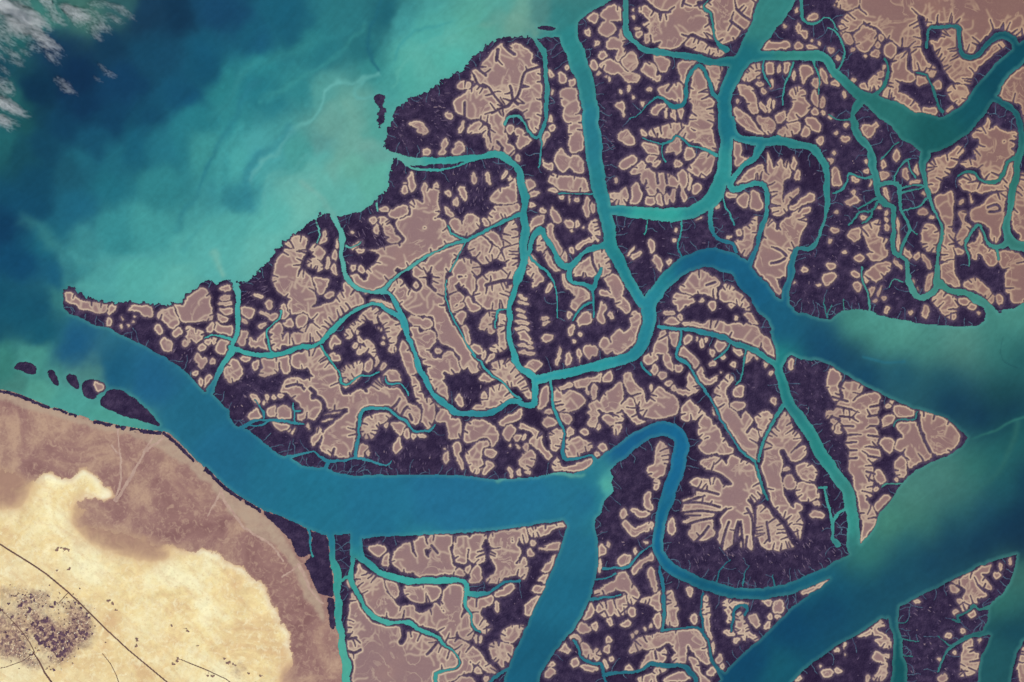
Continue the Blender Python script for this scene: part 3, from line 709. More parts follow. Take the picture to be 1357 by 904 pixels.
P 88,48 93,46 96,52 93,55 90,52
P 97,37 103,37 102,41 98,40
P 103,40 106,36 110,36 111,43 107,45 104,43
P 123,30 130,27 136,24 136,28 130,31 124,32
P 14,90 20,86 28,81 33,82 28,86 26,92
P 32,90 38,86 46,84 49,87 44,90
P 6,82 9,79 12,83 10,85
O 121,88,1.5,2
@ 678 452 .5
D 1.8: 448,398 500,395 548,406
D 1.8: 446,430 500,428 552,440
D 1.8: 446,456 500,450 548,456
D 1.8: 450,492 500,475 542,468
D 2.2: 466,548 500,520 522,492
D 1.8: 556,556 565,510 576,480
D 1.8: 588,556 592,510 601,478
D 1.8: 615,552 610,505 607,478
D 2: 646,566 640,510 638,470 624,444
D 1.8: 684,530 676,480
D 1.5: 850,148 890,160
D 1.5: 860,173 902,182
D 1.5: 870,199 906,203
D 1.5: 874,225 906,226
D 1.5: 880,250 912,248
D 1.5: 884,270 913,268
D 1.5: 888,290 914,290
D 1.5: 892,312 915,310
D 1.5: 976,170 950,175
D 1.5: 980,195 945,200
D 1.5: 978,225 950,225
D 1.5: 982,255 945,250
D 1.5: 980,285 950,280
D 1.5: 976,310 945,305
D 1.5: 962,352 940,346
"""
WATER_TINTS = """
0,0,55,108,110 60,20,60,116,114 120,12,66,112,108 20,45,35,95,98 70,60,22,55,88 150,60,22,60,90 100,100,18,50,85 50,120,16,52,82 200,70,25,75,106 240,130,25,85,120 260,160,40,120,135
150,8,48,92,100 190,15,25,60,90 230,20,20,55,85 300,20,25,72,108 340,60,28,90,122 380,20,28,95,122 420,60,42,120,135 400,110,50,132,142 350,120,40,120,136 300,160,50,133,143 0,100,25,70,90 0,60,40,90,100
120,140,18,55,90 160,120,20,62,98 30,150,30,85,95 10,130,40,95,100
320,220,72,155,158 272,200,60,140,145 310,260,52,130,145 300,220,58,140,148 350,200,72,152,158 390,200,72,150,150 430,190,88,146,146 470,220,97,160,150 400,250,105,168,163 430,260,92,165,160 350,300,88,168,165 300,300,80,160,160 280,350,85,164,164
240,340,80,160,160 180,370,80,160,158 140,360,75,152,155 110,330,62,138,147 70,320,30,100,125 70,360,28,92,124 30,340,20,75,112 30,260,22,78,110 0,300,18,62,98 100,280,32,100,128 150,240,36,112,132 200,300,65,146,151 210,240,50,130,141 160,310,55,136,146
130,190,25,82,112 60,190,22,72,100 20,200,25,78,98 0,180,35,98,108 90,220,30,88,112 40,230,22,76,105 180,190,28,95,122 230,190,42,122,138
100,170,20,66,98 150,165,20,66,100 200,160,22,74,105 235,125,24,80,112 270,85,24,84,115 330,50,28,92,120 390,28,30,96,122 110,207,34,102,125 160,206,36,108,130 215,192,40,117,137 255,157,42,124,139 295,117,46,130,141 350,87,46,130,142 410,52,48,130,141 445,25,46,122,135 402,272,106,172,165 350,332,98,170,165 250,372,92,166,161 482,192,106,158,152 600,60,92,165,157 560,92,88,165,158 480,60,42,115,128 495,90,55,135,140 520,20,32,98,116 540,30,65,145,150 580,50,76,160,157 620,40,86,160,150 680,25,105,155,145 660,10,80,150,145 720,20,78,132,132 740,25,52,125,130 600,80,80,165,158 550,100,76,160,155 470,130,95,155,150 450,160,100,155,150 430,120,80,150,150 500,170,80,155,150 490,210,96,155,150 500,240,92,165,155 460,270,92,165,160 515,110,70,150,150
0,400,22,80,108 50,400,24,84,112 50,440,25,90,115 0,440,25,82,106 72,388,55,122,130 100,460,30,90,130 150,490,30,95,130 200,500,35,100,140 250,550,35,105,136 300,600,35,105,140 0,475,60,130,125 50,475,70,140,135 110,490,78,134,135 20,505,70,130,125 60,520,80,150,140 100,535,75,150,145 150,550,75,150,142 30,420,24,86,112 -60,300,18,60,95 -60,440,22,78,105
400,650,35,115,146 500,670,35,112,146 600,670,35,108,146 700,660,35,112,148 770,660,35,110,146 803,650,78,160,152 785,662,38,120,145 798,676,40,120,142 786,640,38,120,145 775,650,36,114,144 760,780,30,105,136 700,880,25,95,126 750,730,35,110,140 350,620,36,112,144
752,60,46,130,136 778,120,45,125,136 785,180,40,120,140 800,270,40,125,140 830,370,35,125,140 940,350,25,95,132 1000,380,25,95,132 860,420,40,130,150 760,492,45,145,155 690,300,45,135,145 690,400,48,145,152 600,212,50,145,146 550,470,45,140,155
1040,430,25,90,122 1090,450,18,72,108 1130,470,14,60,95 1130,430,72,142,132 1180,445,72,140,132 1230,455,72,136,130 1270,460,76,126,120 1320,440,65,130,125 1350,470,30,90,100 1330,460,50,115,115 1200,490,22,78,106 1250,500,22,76,100 1150,500,10,60,95 1260,530,10,52,86 1330,520,25,75,86 1340,545,10,42,76 1300,550,10,50,85 1100,470,14,60,98
1350,570,30,95,100 1320,600,36,102,106 1290,620,50,115,110 1330,640,30,92,102 1250,650,70,122,120 1280,650,60,115,112 1210,670,70,126,116 1180,700,66,126,112 1150,740,60,130,120 1300,680,15,65,96 1350,680,8,42,74 1260,700,16,66,96 1230,740,10,55,90 1150,780,10,62,96 1050,830,12,70,106 1000,880,12,70,106 1030,890,20,88,110 1300,720,8,46,80 1357,720,8,40,72 1200,720,30,90,108 1100,800,12,66,102
1230,690,58,118,112 1270,672,42,100,108 1320,655,24,78,98 1200,742,16,70,100 1180,765,12,64,97 1260,720,10,55,90 1330,700,8,44,78 1150,762,28,92,110 1120,778,16,80,110 1357,640,10,50,82 1215,655,80,138,130 1250,630,76,132,124 1180,690,74,138,124 1200,436,86,154,144 1270,442,86,144,136 1340,425,76,142,134 1160,425,80,150,142 1080,765,25,100,126 960,782,20,92,122 880,700,20,100,140 900,600,25,105,150 830,590,25,95,140 1090,600,42,132,132 1125,690,52,142,137 1035,490,36,126,130
985,80,30,110,125 1000,20,55,130,130 960,150,30,112,132 950,250,45,135,140 860,284,50,150,146 1060,74,50,130,126 1180,150,42,112,112 1240,180,25,90,96 1320,110,15,72,92 1345,80,15,76,96 1290,140,20,85,100 1090,240,45,125,130 1270,388,60,130,120 1340,250,45,115,110 1180,300,48,120,120
450,800,55,146,142 460,880,75,160,146 550,770,60,160,156 1340,830,10,62,86 1320,860,30,86,96 1190,880,16,82,92 1330,800,50,112,106 1345,760,60,112,106 310,440,60,155,155 400,462,50,150,150
"""
STREAKS = [
    (26, (86, 164, 162), 0.6, [(340, 330), (352, 300), (372, 262), (400, 232), (432, 214)]),
    (20, (104, 160, 153), 0.65, [(440, 235), (462, 200), (478, 165), (470, 135)]),
    (18, (84, 162, 160), 0.45, [(110, 375), (160, 385), (215, 385), (260, 362), (310, 335)]),
    (9, (66, 148, 154), 0.5, [(240, 330), (262, 290), (290, 250), (300, 205), (322, 165)]),
    (8, (44, 122, 140), 0.5, [(225, 300), (250, 262), (275, 230), (292, 190), (318, 148), (352, 112)]),
    (7, (60, 142, 148), 0.5, [(352, 140), (385, 110), (420, 85), (455, 60), (480, 30)]),
    (6, (88, 166, 160), 0.5, [(520, 110), (545, 88), (580, 62), (615, 40), (640, 15)]),
    (5, (64, 146, 150), 0.5, [(530, 80), (556, 52), (590, 30)]),
    (10, (112, 158, 148), 0.4, [(640, 30), (668, 22), (700, 28), (715, 45)]),
    (5, (98, 168, 168), 0.75, [(500, 98), (480, 101), (455, 105), (438, 118), (428, 143), (400, 160), (375, 178), (360, 200), (345, 222), (332, 240)]),
    (5, (95, 165, 165), 0.5, [(478, 102), (470, 115), (485, 128), (500, 125)]),
    (6, (92, 165, 165), 0.5, [(350, 300), (345, 275), (352, 245), (370, 222), (400, 203)]),
    (7, (98, 170, 165), 0.5, [(405, 222), (420, 232), (432, 242), (440, 258)]),
    (6, (36, 105, 126), 0.85, [(508, -40), (498, 10), (489, 35), (488, 58), (494, 78), (501, 92)]),
    (13, (52, 130, 148), 0.6, [(330, 280), (323, 256), (332, 232), (345, 208), (362, 185), (380, 170)]),
    (8, (112, 172, 165), 0.7, [(286, 338), (292, 350), (303, 362)]),
    (10, (116, 168, 162), 0.7, [(396, 244), (408, 254), (424, 268), (438, 284)]),
    (12, (52, 132, 142), 0.5, [(270, 165), (300, 135), (325, 108), (355, 82), (400, 55), (455, 35)]),
    (17, (66, 140, 146), 0.45, [(30, 288), (50, 298), (73, 318), (86, 343), (92, 372)]),
    (10, (75, 150, 155), 0.4, [(98, 335), (150, 345), (200, 335), (250, 320)]),
    (1.6, (22, 62, 78), 0.5, [(1326, 447), (1323, 463), (1329, 477), (1348, 485)]),
    (3, (50, 115, 112), 0.6, [(1285, 580), (1310, 570), (1345, 556), (1400, 550)]),
    (4, (42, 110, 132), 0.6, [(1146, 474), (1175, 482), (1200, 477)]),
    (8, (48, 106, 106), 0.5, [(1290, 650), (1320, 625), (1340, 590), (1350, 560)]),
    (6, (96, 165, 150), 0.5, [(660, 638), (700, 632), (745, 630), (775, 628)]),
]
CLOUD_DENSITY = 0.14
BANK = ('small white cloud in the thick bank at the top left corner', 'clouds in the top left bank')
EDGE = ('small white cloud along the left edge over dark sea', 'clouds along the left edge')
THIN = ('thin cloud streak alone over the dark navy sea', 'thin streaks over the dark sea')
CLOUDS = [
    (16, 10, 34, 14, 12, 10, *BANK), (42, 30, 34, 18, 13, 9, *BANK), (60, 54, 20, 12, 8, 7, *BANK), (112, 12, 34, 12, 8, 8, *BANK), (72, 12, 24, 12, 5, 9, *BANK),
    (4, 56, 8, 18, 5, 8, *EDGE), (16, 132, 18, 20, 12, 8, *EDGE), (6, 104, 10, 14, 4, 7, *EDGE), (6, 162, 12, 14, 5, 8, *EDGE), (28, 74, 14, 8, 4, 7, *EDGE),
    (76, 80, 12, 5, 3, 7, *THIN), (130, 42, 14, 8, 4, 7, *THIN), (160, 18, 10, 14, 4, 7, *THIN), (112, 28, 14, 6, 3, 7, *THIN),
    (136, 100, 14, 8, 3, 6, *THIN), (90, 118, 10, 6, 2, 6, *THIN),
]
FRINGES = [
    (14, 524, 'thin broken line of dark mangrove on the desert shore at the left edge'),
    (305, 650, 'long thin dark mangrove strip along the desert bank of the big river'),
    (387, 707, 'dark tapering mangrove wedge on the desert shore, left of a small side creek'),
    (425, 749, 'dark mangrove block between the small side creek and the long creek at bottom centre'),
    (439, 811, 'small dark mangrove strip squeezed between desert mud and the long creek at bottom centre'),
]
ISLANDS = [
    (1150, 10, 'big brownish mud island filling the upper right corner'),
    (900, 30, 'pink mud island at the top edge between the thin looping channel and the wide one'),
    (850, 130, 'tall spotted island right of the straight north channel, under the thin looping channel'),
    (700, 120, 'northern coast island with a fan of pink mud spreading from a hooked creek'),
    (560, 290, 'coast island between two creek mouths, bare pink slope along its lower side'),
    (390, 390, 'coast island with one oval pale-ringed pan near the turquoise sea'),
    (210, 440, 'long pointed island reaching farthest left into the turquoise sea'),
    (510, 590, 'wide island along the north bank of the big lower river, pink lobes in its middle'),
    (617, 440, 'island of curved pink ridges ringed by narrow channels left of the straight creek'),
    (757, 420, 'island with a black mangrove heart and a comb of pale slivers on its left side'),
    (875, 320, 'almost bare black mangrove island on the outer side of the big river bend'),
    (980, 210, 'small wedge island with one pale strip where three channels meet'),
    (1045, 280, 'island with a branching pink tree-shaped pan, pointed at its lower tip'),
    (981, 290, 'narrow island inside the small loop channel, two pale strips along it'),
    (1120, 380, 'dark spotted mangrove island on the north bank of the broad right-hand river'),
    (1200, 260, 'dark island between two twisting creeks below the deep right-hand bay'),
    (1188, 268, 'thin dark island with a pale spine enclosed by two joining creeks'),
    (1315, 300, 'right-hand island of broad pale pans wound by a hooked creek'),
    (1350, 120, 'bare brown mud island cut by the right edge beside the deep bay'),
    (980, 520, 'triangular island under the river bend with a thin channel along its top'),
    (944, 640, 'great fan island with pink fingers spread above a dark curved shore'),
    (1150, 570, 'triangle island pointing right into the open water, two big pink pans at its tip'),
    (960, 820, 'wedge island with a pale sand spit between the curved channel and the dark river'),
    (830, 850, 'patchwork island at bottom centre right of the wide river arm'),
    (600, 740, 'pale pink island at bottom centre left of the wide river arm'),
    (455, 730, 'narrow black island between the two parallel creeks at bottom centre'),
    (1240, 850, 'dark island at lower right with a ragged pale head and a curved creek'),
    (1130, 880, 'dark island at the bottom edge left of the straight tributary, pale strips at its tip'),
    (1350, 890, 'sliver of brown mud island in the bottom right corner'),
    (410, 610, 'small spindle-shaped black islet against the north bank of the big lower river'),
    (400, 611, 'small spindle-shaped black islet against the north bank of the big lower river'),
    (580, 219, 'thin dark bar lying lengthwise in the channel near the northern mouth'),
    (503, 140, 'thin ragged reddish-black islet standing off the northern channel mouth'),
    (724, 37, 'tiny flat black islet at the top mouth of the straight north channel'),
    (34, 488, 'oval black islet farthest left in the row off the desert shore'),
    (1178, 190, 'dark mangrove island beside the deep bay, between two creeks that meet below it'),
    (1071, 46, 'small dark island under a curled creek, north of the channel at upper right'),
    (1220, 330, 'dark mangrove island enclosed by creeks with one pale rectangular pan at its right side'),
    (925, 312, 'bare black mangrove block on the river bend between a thin creek and a narrow channel'),
    (1208, 249.5, 'tiny dark wedge of mangrove between two short parallel side creeks at upper right'),
    (72, 502, 'narrow black islet, second from the left in the row off the desert shore'),
    (97, 506, 'black islet in the middle of the row off the desert shore'),
    (118, 516, 'black islet with a small sandy corner in the row off the desert shore'),
    (165, 535, 'largest black islet, at the right end of the row off the desert shore'),
    (342, 559, 'tiny dark islet inside a small forked creek mouth'),
]
import math, random
import numpy as np

S = 1.4                      # cells per map pixel
MX0, MY0, MX1, MY1 = -110, -110, 1467, 1014   # extent of the modelled map
NX, NY = int((MX1 - MX0) * S), int((MY1 - MY0) * S)
rng = np.random.default_rng(7)
rnd = random.Random(11)


def to_cell(p):
    return ((p[0] - MX0) * S, (p[1] - MY0) * S)


def closed_spline(pts, n=4):
    m = len(pts)
    out = []
    for i in range(m):
        p0, p1, p2, p3 = (np.array(pts[(i + k - 1) % m], float) for k in range(4))
        for j in range(n):
            t = j / n
            out.append(tuple(0.5 * (2 * p1 + (p2 - p0) * t + (2 * p0 - 5 * p1 + 4 * p2 - p3) * t * t
                                    + (3 * p1 - p0 - 3 * p2 + p3) * t ** 3)))
    return out


def open_spline(pts, n=4):
    out = []
    m = len(pts)
    for i in range(m - 1):
        p0 = np.array(pts[max(i - 1, 0)], float); p1 = np.array(pts[i], float)
        p2 = np.array(pts[i + 1], float); p3 = np.array(pts[min(i + 2, m - 1)], float)
        for j in range(n):
            t = j / n
            out.append(0.5 * (2 * p1 + (p2 - p0) * t + (2 * p0 - 5 * p1 + 4 * p2 - p3) * t * t
                              + (3 * p1 - p0 - 3 * p2 + p3) * t ** 3))
    out.append(np.array(pts[-1], float))
    return out


def fill_poly(mask, pts, val=True):
    P = [to_cell(p) for p in pts]
    ys = [p[1] for p in P]
    y0, y1 = max(0, int(min(ys))), min(NY - 1, int(max(ys)) + 1)
    A = np.array(P); B = np.roll(A, -1, axis=0)
    for y in range(y0, y1 + 1):
        yc = y + 0.5
        sel = (A[:, 1] <= yc) != (B[:, 1] <= yc)
        if not sel.any():
            continue
        a, b = A[sel], B[sel]
        xs = np.sort(a[:, 0] + (yc - a[:, 1]) / (b[:, 1] - a[:, 1]) * (b[:, 0] - a[:, 0]))
        for k in range(0, len(xs) - 1, 2):
            x0, x1 = max(0, int(math.ceil(xs[k] - 0.5))), min(NX, int(math.ceil(xs[k + 1] - 0.5)))
            if x1 > x0:
                mask[y, x0:x1] = val


def draw_line(mask, pts, val=True):
    """pts: (x, y, width) in map pixels"""
    for a, b in zip(pts[:-1], pts[1:]):
        ax, ay = to_cell(a); bx, by = to_cell(b)
        ra, rb = a[2] * S / 2, b[2] * S / 2
        R = max(ra, rb) + 1
        x0, x1 = int(max(0, min(ax, bx) - R)), int(min(NX, max(ax, bx) + R + 1))
        y0, y1 = int(max(0, min(ay, by) - R)), int(min(NY, max(ay, by) + R + 1))
        if x1 <= x0 or y1 <= y0:
            continue
        X, Y = np.meshgrid(np.arange(x0, x1) + 0.5, np.arange(y0, y1) + 0.5)
        dx, dy = bx - ax, by - ay
        L2 = dx * dx + dy * dy + 1e-9
        t = np.clip(((X - ax) * dx + (Y - ay) * dy) / L2, 0, 1)
        d = np.hypot(X - ax - t * dx, Y - ay - t * dy)
        mask[y0:y1, x0:x1][d <= ra + (rb - ra) * t] = val


def vnoise(scale, seed, octaves=3, sx=1.0, sy=1.0):
    """smooth noise over the cell lattice, about -1..1, scale in map pixels"""
    out = np.zeros((NY, NX), np.float32)
    amp, tot = 1.0, 0.0
    r = np.random.default_rng(seed)
    for o in range(octaves):
        s = scale * S / 2 ** o
        gx = np.arange(NX) / (s * sx); gy = np.arange(NY) / (s * sy)
        g = r.uniform(-1, 1, (int(gy[-1]) + 3, int(gx[-1]) + 3)).astype(np.float32)
        ix = gx.astype(int); fx = (gx - ix).astype(np.float32); fx = fx * fx * (3 - 2 * fx)
        iy = gy.astype(int); fy = (gy - iy).astype(np.float32); fy = (fy * fy * (3 - 2 * fy))[:, None]
        a = g[iy][:, ix]; b = g[iy][:, ix + 1]; c = g[iy + 1][:, ix]; d = g[iy + 1][:, ix + 1]
        out += amp * ((a + (b - a) * fx) * (1 - fy) + (c + (d - c) * fx) * fy)
        tot += amp; amp *= 0.5
    return out / tot * 1.6


def dist_to(mask, R):
    """distance (cells) to the nearest True cell, capped at R"""
    d2 = np.full(mask.shape, float(R * R), np.float32)
    pad = np.zeros((NY + 2 * R, NX + 2 * R), bool)
    pad[R:R + NY, R:R + NX] = mask
    d2[mask] = 0
    offs = sorted((dx * dx + dy * dy, dx, dy) for dx in range(-R, R + 1) for dy in range(-R, R + 1)
                  if 0 < dx * dx + dy * dy < R * R)
    done = mask.copy()
    for q, dx, dy in offs:
        sh = pad[R + dy:R + dy + NY, R + dx:R + dx + NX]
        new = sh & ~done
        d2[new] = q
        done |= new
    return np.sqrt(d2)


def components(mask):
    """4-connected labels by run merging"""
    lab = np.zeros(mask.shape, np.int32)
    parent = [0]

    def find(a):
        while parent[a] != a:
            parent[a] = parent[parent[a]]
            a = parent[a]
        return a
    prev = []
    for y in range(mask.shape[0]):
        row = mask[y]
        e = np.flatnonzero(np.diff(np.concatenate(([0], row.view(np.int8), [0]))))
        runs = []
        j = 0
        for s, t in zip(e[::2], e[1::2]):
            l = 0
            while j < len(prev) and prev[j][1] <= s:
                j += 1
            k = j
            while k < len(prev) and prev[k][0] < t:
                r = find(prev[k][2])
                if l == 0:
                    l = r
                elif r != l:
                    parent[max(r, l)] = min(r, l); l = min(r, l)
                k += 1
            if l == 0:
                l = len(parent); parent.append(l)
            lab[y, s:t] = l
            runs.append((s, t, l))
        prev = runs
    roots = np.array([find(i) for i in range(len(parent))])
    u, inv = np.unique(roots, return_inverse=True)
    return inv.astype(np.int32)[lab], len(u) - 1


def warp(mask, amp, scale, seed):
    dx = vnoise(scale, seed, 2) * amp * S
    dy = vnoise(scale, seed + 1, 2) * amp * S
    Y, X = np.mgrid[0:NY, 0:NX]
    return mask[np.clip(np.rint(Y + dy), 0, NY - 1).astype(int), np.clip(np.rint(X + dx), 0, NX - 1).astype(int)]


def blur(a, r):
    """two box blurs, radius in map pixels"""
    r = max(1, int(round(r * S)))
    a = a.astype(np.float32)
    for _ in range(2):
        for ax in (0, 1):
            p = np.pad(a, [(r + 1, r) if i == ax else (0, 0) for i in (0, 1)], mode='edge')
            c = np.cumsum(p, axis=ax, dtype=np.float64)
            n = a.shape[ax]
            hi = np.take(c, np.arange(2 * r + 1, 2 * r + 1 + n), axis=ax)
            lo = np.take(c, np.arange(0, n), axis=ax)
            a = ((hi - lo) / (2 * r + 1)).astype(np.float32)
    return a


# ------------------------------------------------------------- read the map
water = np.zeros((NY, NX), bool)
flat = np.zeros((NY, NX), bool)
dark = np.zeros((NY, NX), bool)
mang_main = np.zeros((NY, NX), bool)
islets = np.zeros((NY, NX), bool)
ox = oy = 0.0; k = 1.0
later = []
shore_lines = []
regions = []
for line in MAP.strip().splitlines():
    c, _, rest = line.partition(' ')
    if c == '@':
        ox, oy, k = (float(v) for v in rest.split())
        continue
    if c in 'CDG':
        w, rest = rest.split(':')
        pts = []
        for tok in rest.split():
            v = [float(t) for t in tok.split(',')]
            pts.append((ox + v[0] * k, oy + v[1] * k, v[2] if len(v) > 2 else float(w)))
        pts = [tuple(p) for p in open_spline(pts, 3)]
        if c == 'C':
            ph = rnd.uniform(0, 6)
            acc = 0.0; q_ = []
            for a_, (x, y, w_) in enumerate(pts):
                if a_: acc += math.hypot(x - pts[a_ - 1][0], y - pts[a_ - 1][1])
                v_ = 1 + (0.20 if w_ < 12 else 0.05) * (math.sin(acc / 9.0 + ph) * 0.6 + math.sin(acc / 4.3 + 2 * ph) * 0.5)
                off = (0.14 if w_ < 12 else 0.05) * w_ * math.sin(acc / 6.5 + 3 * ph)
                q_.append((x + off, y - off * 0.7, max(1.2, w_ * v_ * (0.85 if w_ <= 5 else 1.0))))
            draw_line(water, q_)
        elif c == 'D':
            draw_line(dark, [(x, y, w_ + 0.8) for x, y, w_ in pts])
        else:
            draw_line(mang_main, pts)
            shore_lines.append(pts)
        continue
    if c == 'R':
        head, rest = rest.split(':')
        pts = [tuple(float(v) for v in t.split(',')) for t in rest.split()]
        regions.append((tuple(float(v) for v in head.split(',')), pts))
        continue
    if c == 'O':
        for tok in rest.split():
            v = [float(t) for t in tok.split(',')]
            a = math.radians((v[4] if len(v) > 4 else 0) + rnd.uniform(-9, 9))
            jl, js = rnd.uniform(0.72, 1.15), rnd.uniform(0.85, 1.2)
            cx, cy = ox + v[0] * k, oy + v[1] * k
            rx, ry = v[2] * k * jl, v[3] * k * js
            ph = rnd.uniform(0, 6)
            pts = []
            for i in range(14):
                t = i / 14 * 2 * math.pi
                q = 1 + 0.13 * math.sin(2 * t + ph) + 0.11 * math.sin(3 * t + 2 * ph) + 0.04 * math.sin(5 * t + 3 * ph)
                x, y = rx * q * math.cos(t), ry * q * math.sin(t)
                pts.append((cx + x * math.cos(a) - y * math.sin(a), cy + x * math.sin(a) + y * math.cos(a)))
            fill_poly(flat, pts)
        continue
    pts = [(ox + float(t.split(',')[0]) * k, oy + float(t.split(',')[1]) * k) for t in rest.split()]
    if c == 'W':
        fill_poly(water, pts)
    elif c == 'L':
        later.append(pts)
    elif c == 'P':
        fill_poly(flat, closed_spline(pts))
    elif c == 'M':
        fill_poly(mang_main, closed_spline(pts))
for pts in later:
    pts = closed_spline(pts)
    fill_poly(water, pts, False)
    fill_poly(islets, pts, True)

# natural, slightly ragged banks: the open coast in the north-west more than the creeks
wr = warp(water, 0.8, 7, 21)
wr2 = warp(warp(water, 2.2, 5, 31), 1.5, 3, 41)
coast = np.zeros((NY, NX), bool)
fill_poly(coast, [(-160, 300), (60, 360), (84, 396), (150, 412), (240, 415), (300, 383), (340, 375), (430, 290), (515, 262),
                  (527, 215), (520, 165), (600, 108), (660, 60), (700, 56), (700, 30), (600, 30), (400, 250), (60, 330)])
water = np.where(coast, wr2, wr)
for pts in shore_lines:
    draw_line(water, [(x, y, w_ + 0.6) for x, y, w_ in pts], False)
land = ~water
# hair-thin creeks running in from the banks where the mangrove is deep
raw = dist_to(flat, int(7 * S))
pnx = np.roll(water, 1, 1) | np.roll(water, -1, 1) | np.roll(water, 1, 0) | np.roll(water, -1, 0)
by, bx = np.nonzero(land & pnx & (raw >= 6 * S) & ~islets)
wd = dist_to(water, int(9 * S))
hy, hx = np.gradient(wd)
hair = np.zeros((NY, NX), bool)
tk = np.zeros((NY, NX), bool)
for i in rng.permutation(len(bx)):
    x, y = bx[i], by[i]
    if tk[y, x] or rng.random() < 0.3:
        continue
    K = int(9 * S)
    tk[max(0, y - K):y + K + 1, max(0, x - K):x + K + 1] = True
    vx, vy = hx[y, x], hy[y, x]
    n = math.hypot(vx, vy)
    if n < 0.2: continue
    a = math.atan2(vy, vx)
    px, py = MX0 + x / S, MY0 + y / S
    pts = [(px - 1.5 * vx / n, py - 1.5 * vy / n, 1.3)]
    L = rng.integers(3, 9)
    for q in range(L):
        a += rng.normal(0, 0.35)
        px += math.cos(a) * 2.6; py += math.sin(a) * 2.6
        j, i2 = int((py - MY0) * S), int((px - MX0) * S)
        if not (2 < j < NY - 2 and 2 < i2 < NX - 2) or raw[j, i2] < 3 * S or (q > 2 and water[j - 2:j + 3, i2 - 2:i2 + 3].any()):
            break
        pts.append((px, py, 1.2 - 0.4 * q / L))
    if len(pts) > 3:
        draw_line(hair, pts)

# mainland (south-west shore) is the land that holds this point
lab_l, n_l = components(land)
small = (np.bincount(lab_l.ravel(), minlength=n_l + 1)[lab_l] < 45 * S * S) & land & ~islets
land &= ~small
water |= small
lab_l, n_l = components(land)


def lab_at(x, y):
    return lab_l[int((y - MY0) * S), int((x - MX0) * S)]


main_id = lab_at(60, 700)
mainland = lab_l == main_id
d_water = dist_to(water, int(6 * S))

# pale flats: ragged outline, set back from the banks, cut by mangrove-lined creeks
flat = warp(warp(flat, 1.5, 12, 51), 0.5, 5, 61)
flat &= land & ~mainland & ~dark
fr = 0.9 + 1.5 * vnoise(30, 71, 2)
fr = np.maximum(fr, np.where(coast, 2.0, 0.0))
flat &= d_water > fr * S
# the flats spread until only a narrow mangrove-lined gap is left between neighbours
seed_lab, n_s = components(flat)
for it in range(int(round(2 * S))):
    pad = np.pad(seed_lab, 1)
    nb = np.stack([pad[1 + dy:1 + dy + NY, 1 + dx:1 + dx + NX] for dy in (-1, 0, 1) for dx in (-1, 0, 1) if dx or dy])
    hi = nb.max(0)
    lo = np.where(nb == 0, 1 << 30, nb).min(0)
    near4 = (nb[1] > 0) | (nb[3] > 0) | (nb[4] > 0) | (nb[6] > 0)
    grow = (seed_lab == 0) & near4 & (hi == lo) & land & ~mainland & ~dark & (d_water > fr * S) & (vnoise(22, 140 + it, 2) > -0.35 + 0.5 * it / S)
    seed_lab = np.where(grow, hi, seed_lab)
flat = seed_lab > 0
del nb
area_s = np.bincount(seed_lab.ravel(), minlength=n_s + 1)
big_flat = flat & (area_s[seed_lab] > 420 * S * S)

# short tapering creeks that comb into the flats from their edges
edge = flat & ~(np.roll(flat, 1, 0) & np.roll(flat, -1, 0) & np.roll(flat, 1, 1) & np.roll(flat, -1, 1))
din = dist_to(~flat, int(12 * S))
gy, gx = np.gradient(blur(flat, 2.5))
ey, ex = np.nonzero(edge & big_flat)
comb = np.zeros((NY, NX), bool)
levee = np.zeros((NY, NX), bool)
taken = np.zeros((NY, NX), bool)
nz = vnoise(40, 81, 2)
wide_f = area_s[seed_lab] > 900 * S * S
for i in rng.permutation(len(ex)):
    x, y = ex[i], ey[i]
    if taken[y, x]:
        continue
    g = int((3.2 if nz[y, x] > 0.15 else 8) * S)
    taken[max(0, y - g):y + g + 1, max(0, x - g):x + g + 1] = True
    x2, y2 = min(NX - 1, max(0, x)), min(NY - 1, max(0, y))
    vx, vy = gx[y2, x2], gy[y2, x2]
    n = math.hypot(vx, vy)
    if n < 0.02:
        continue
    vx, vy = vx / n, vy / n
    if rng.random() > (0.75 if nz[y, x] > 0.1 else 0.45):
        continue
    L = rng.uniform(3, 7) + (rng.uniform(2, 7) if wide_f[y, x] and nz[y, x] > 0.1 else 0)
    tx_, ty_ = int(x + vx * L * S), int(y + vy * L * S)
    if not (4 < tx_ < NX - 5 and 4 < ty_ < NY - 5) or not flat[ty_ - 3:ty_ + 4, tx_ - 3:tx_ + 4].all() or comb[ty_ - 2:ty_ + 3, tx_ - 2:tx_ + 3].any():
        continue
    a = math.atan2(vy, vx) + rng.normal(0, 0.15)
    px, py = MX0 + x / S - 2 * vx, MY0 + y / S - 2 * vy
    pts = [(px, py, rng.uniform(1.4, 2.4))]
    w0 = pts[0][2]
    st = 4
    for q in range(st):
        a += rng.normal(0, 0.12)
        px += math.cos(a) * (L + 2) / st; py += math.sin(a) * (L + 2) / st
        pts.append((px, py, max(0.75, w0 * (1 - (q + 1) / st * 0.6))))
    ghost = rng.random() < 0.32
    if not ghost:
        draw_line(comb, pts)
    tail = [(pts[-1][0], pts[-1][1], 1.5)] if not ghost else [(p_[0], p_[1], 1.6) for p_ in pts]
    for q in range(rng.integers(2, 7)):
        a += rng.normal(0, 0.28)
        px += math.cos(a) * 3.0; py += math.sin(a) * 3.0
        tail.append((px, py, 1.5))
    draw_line(levee, tail)
flat &= ~comb

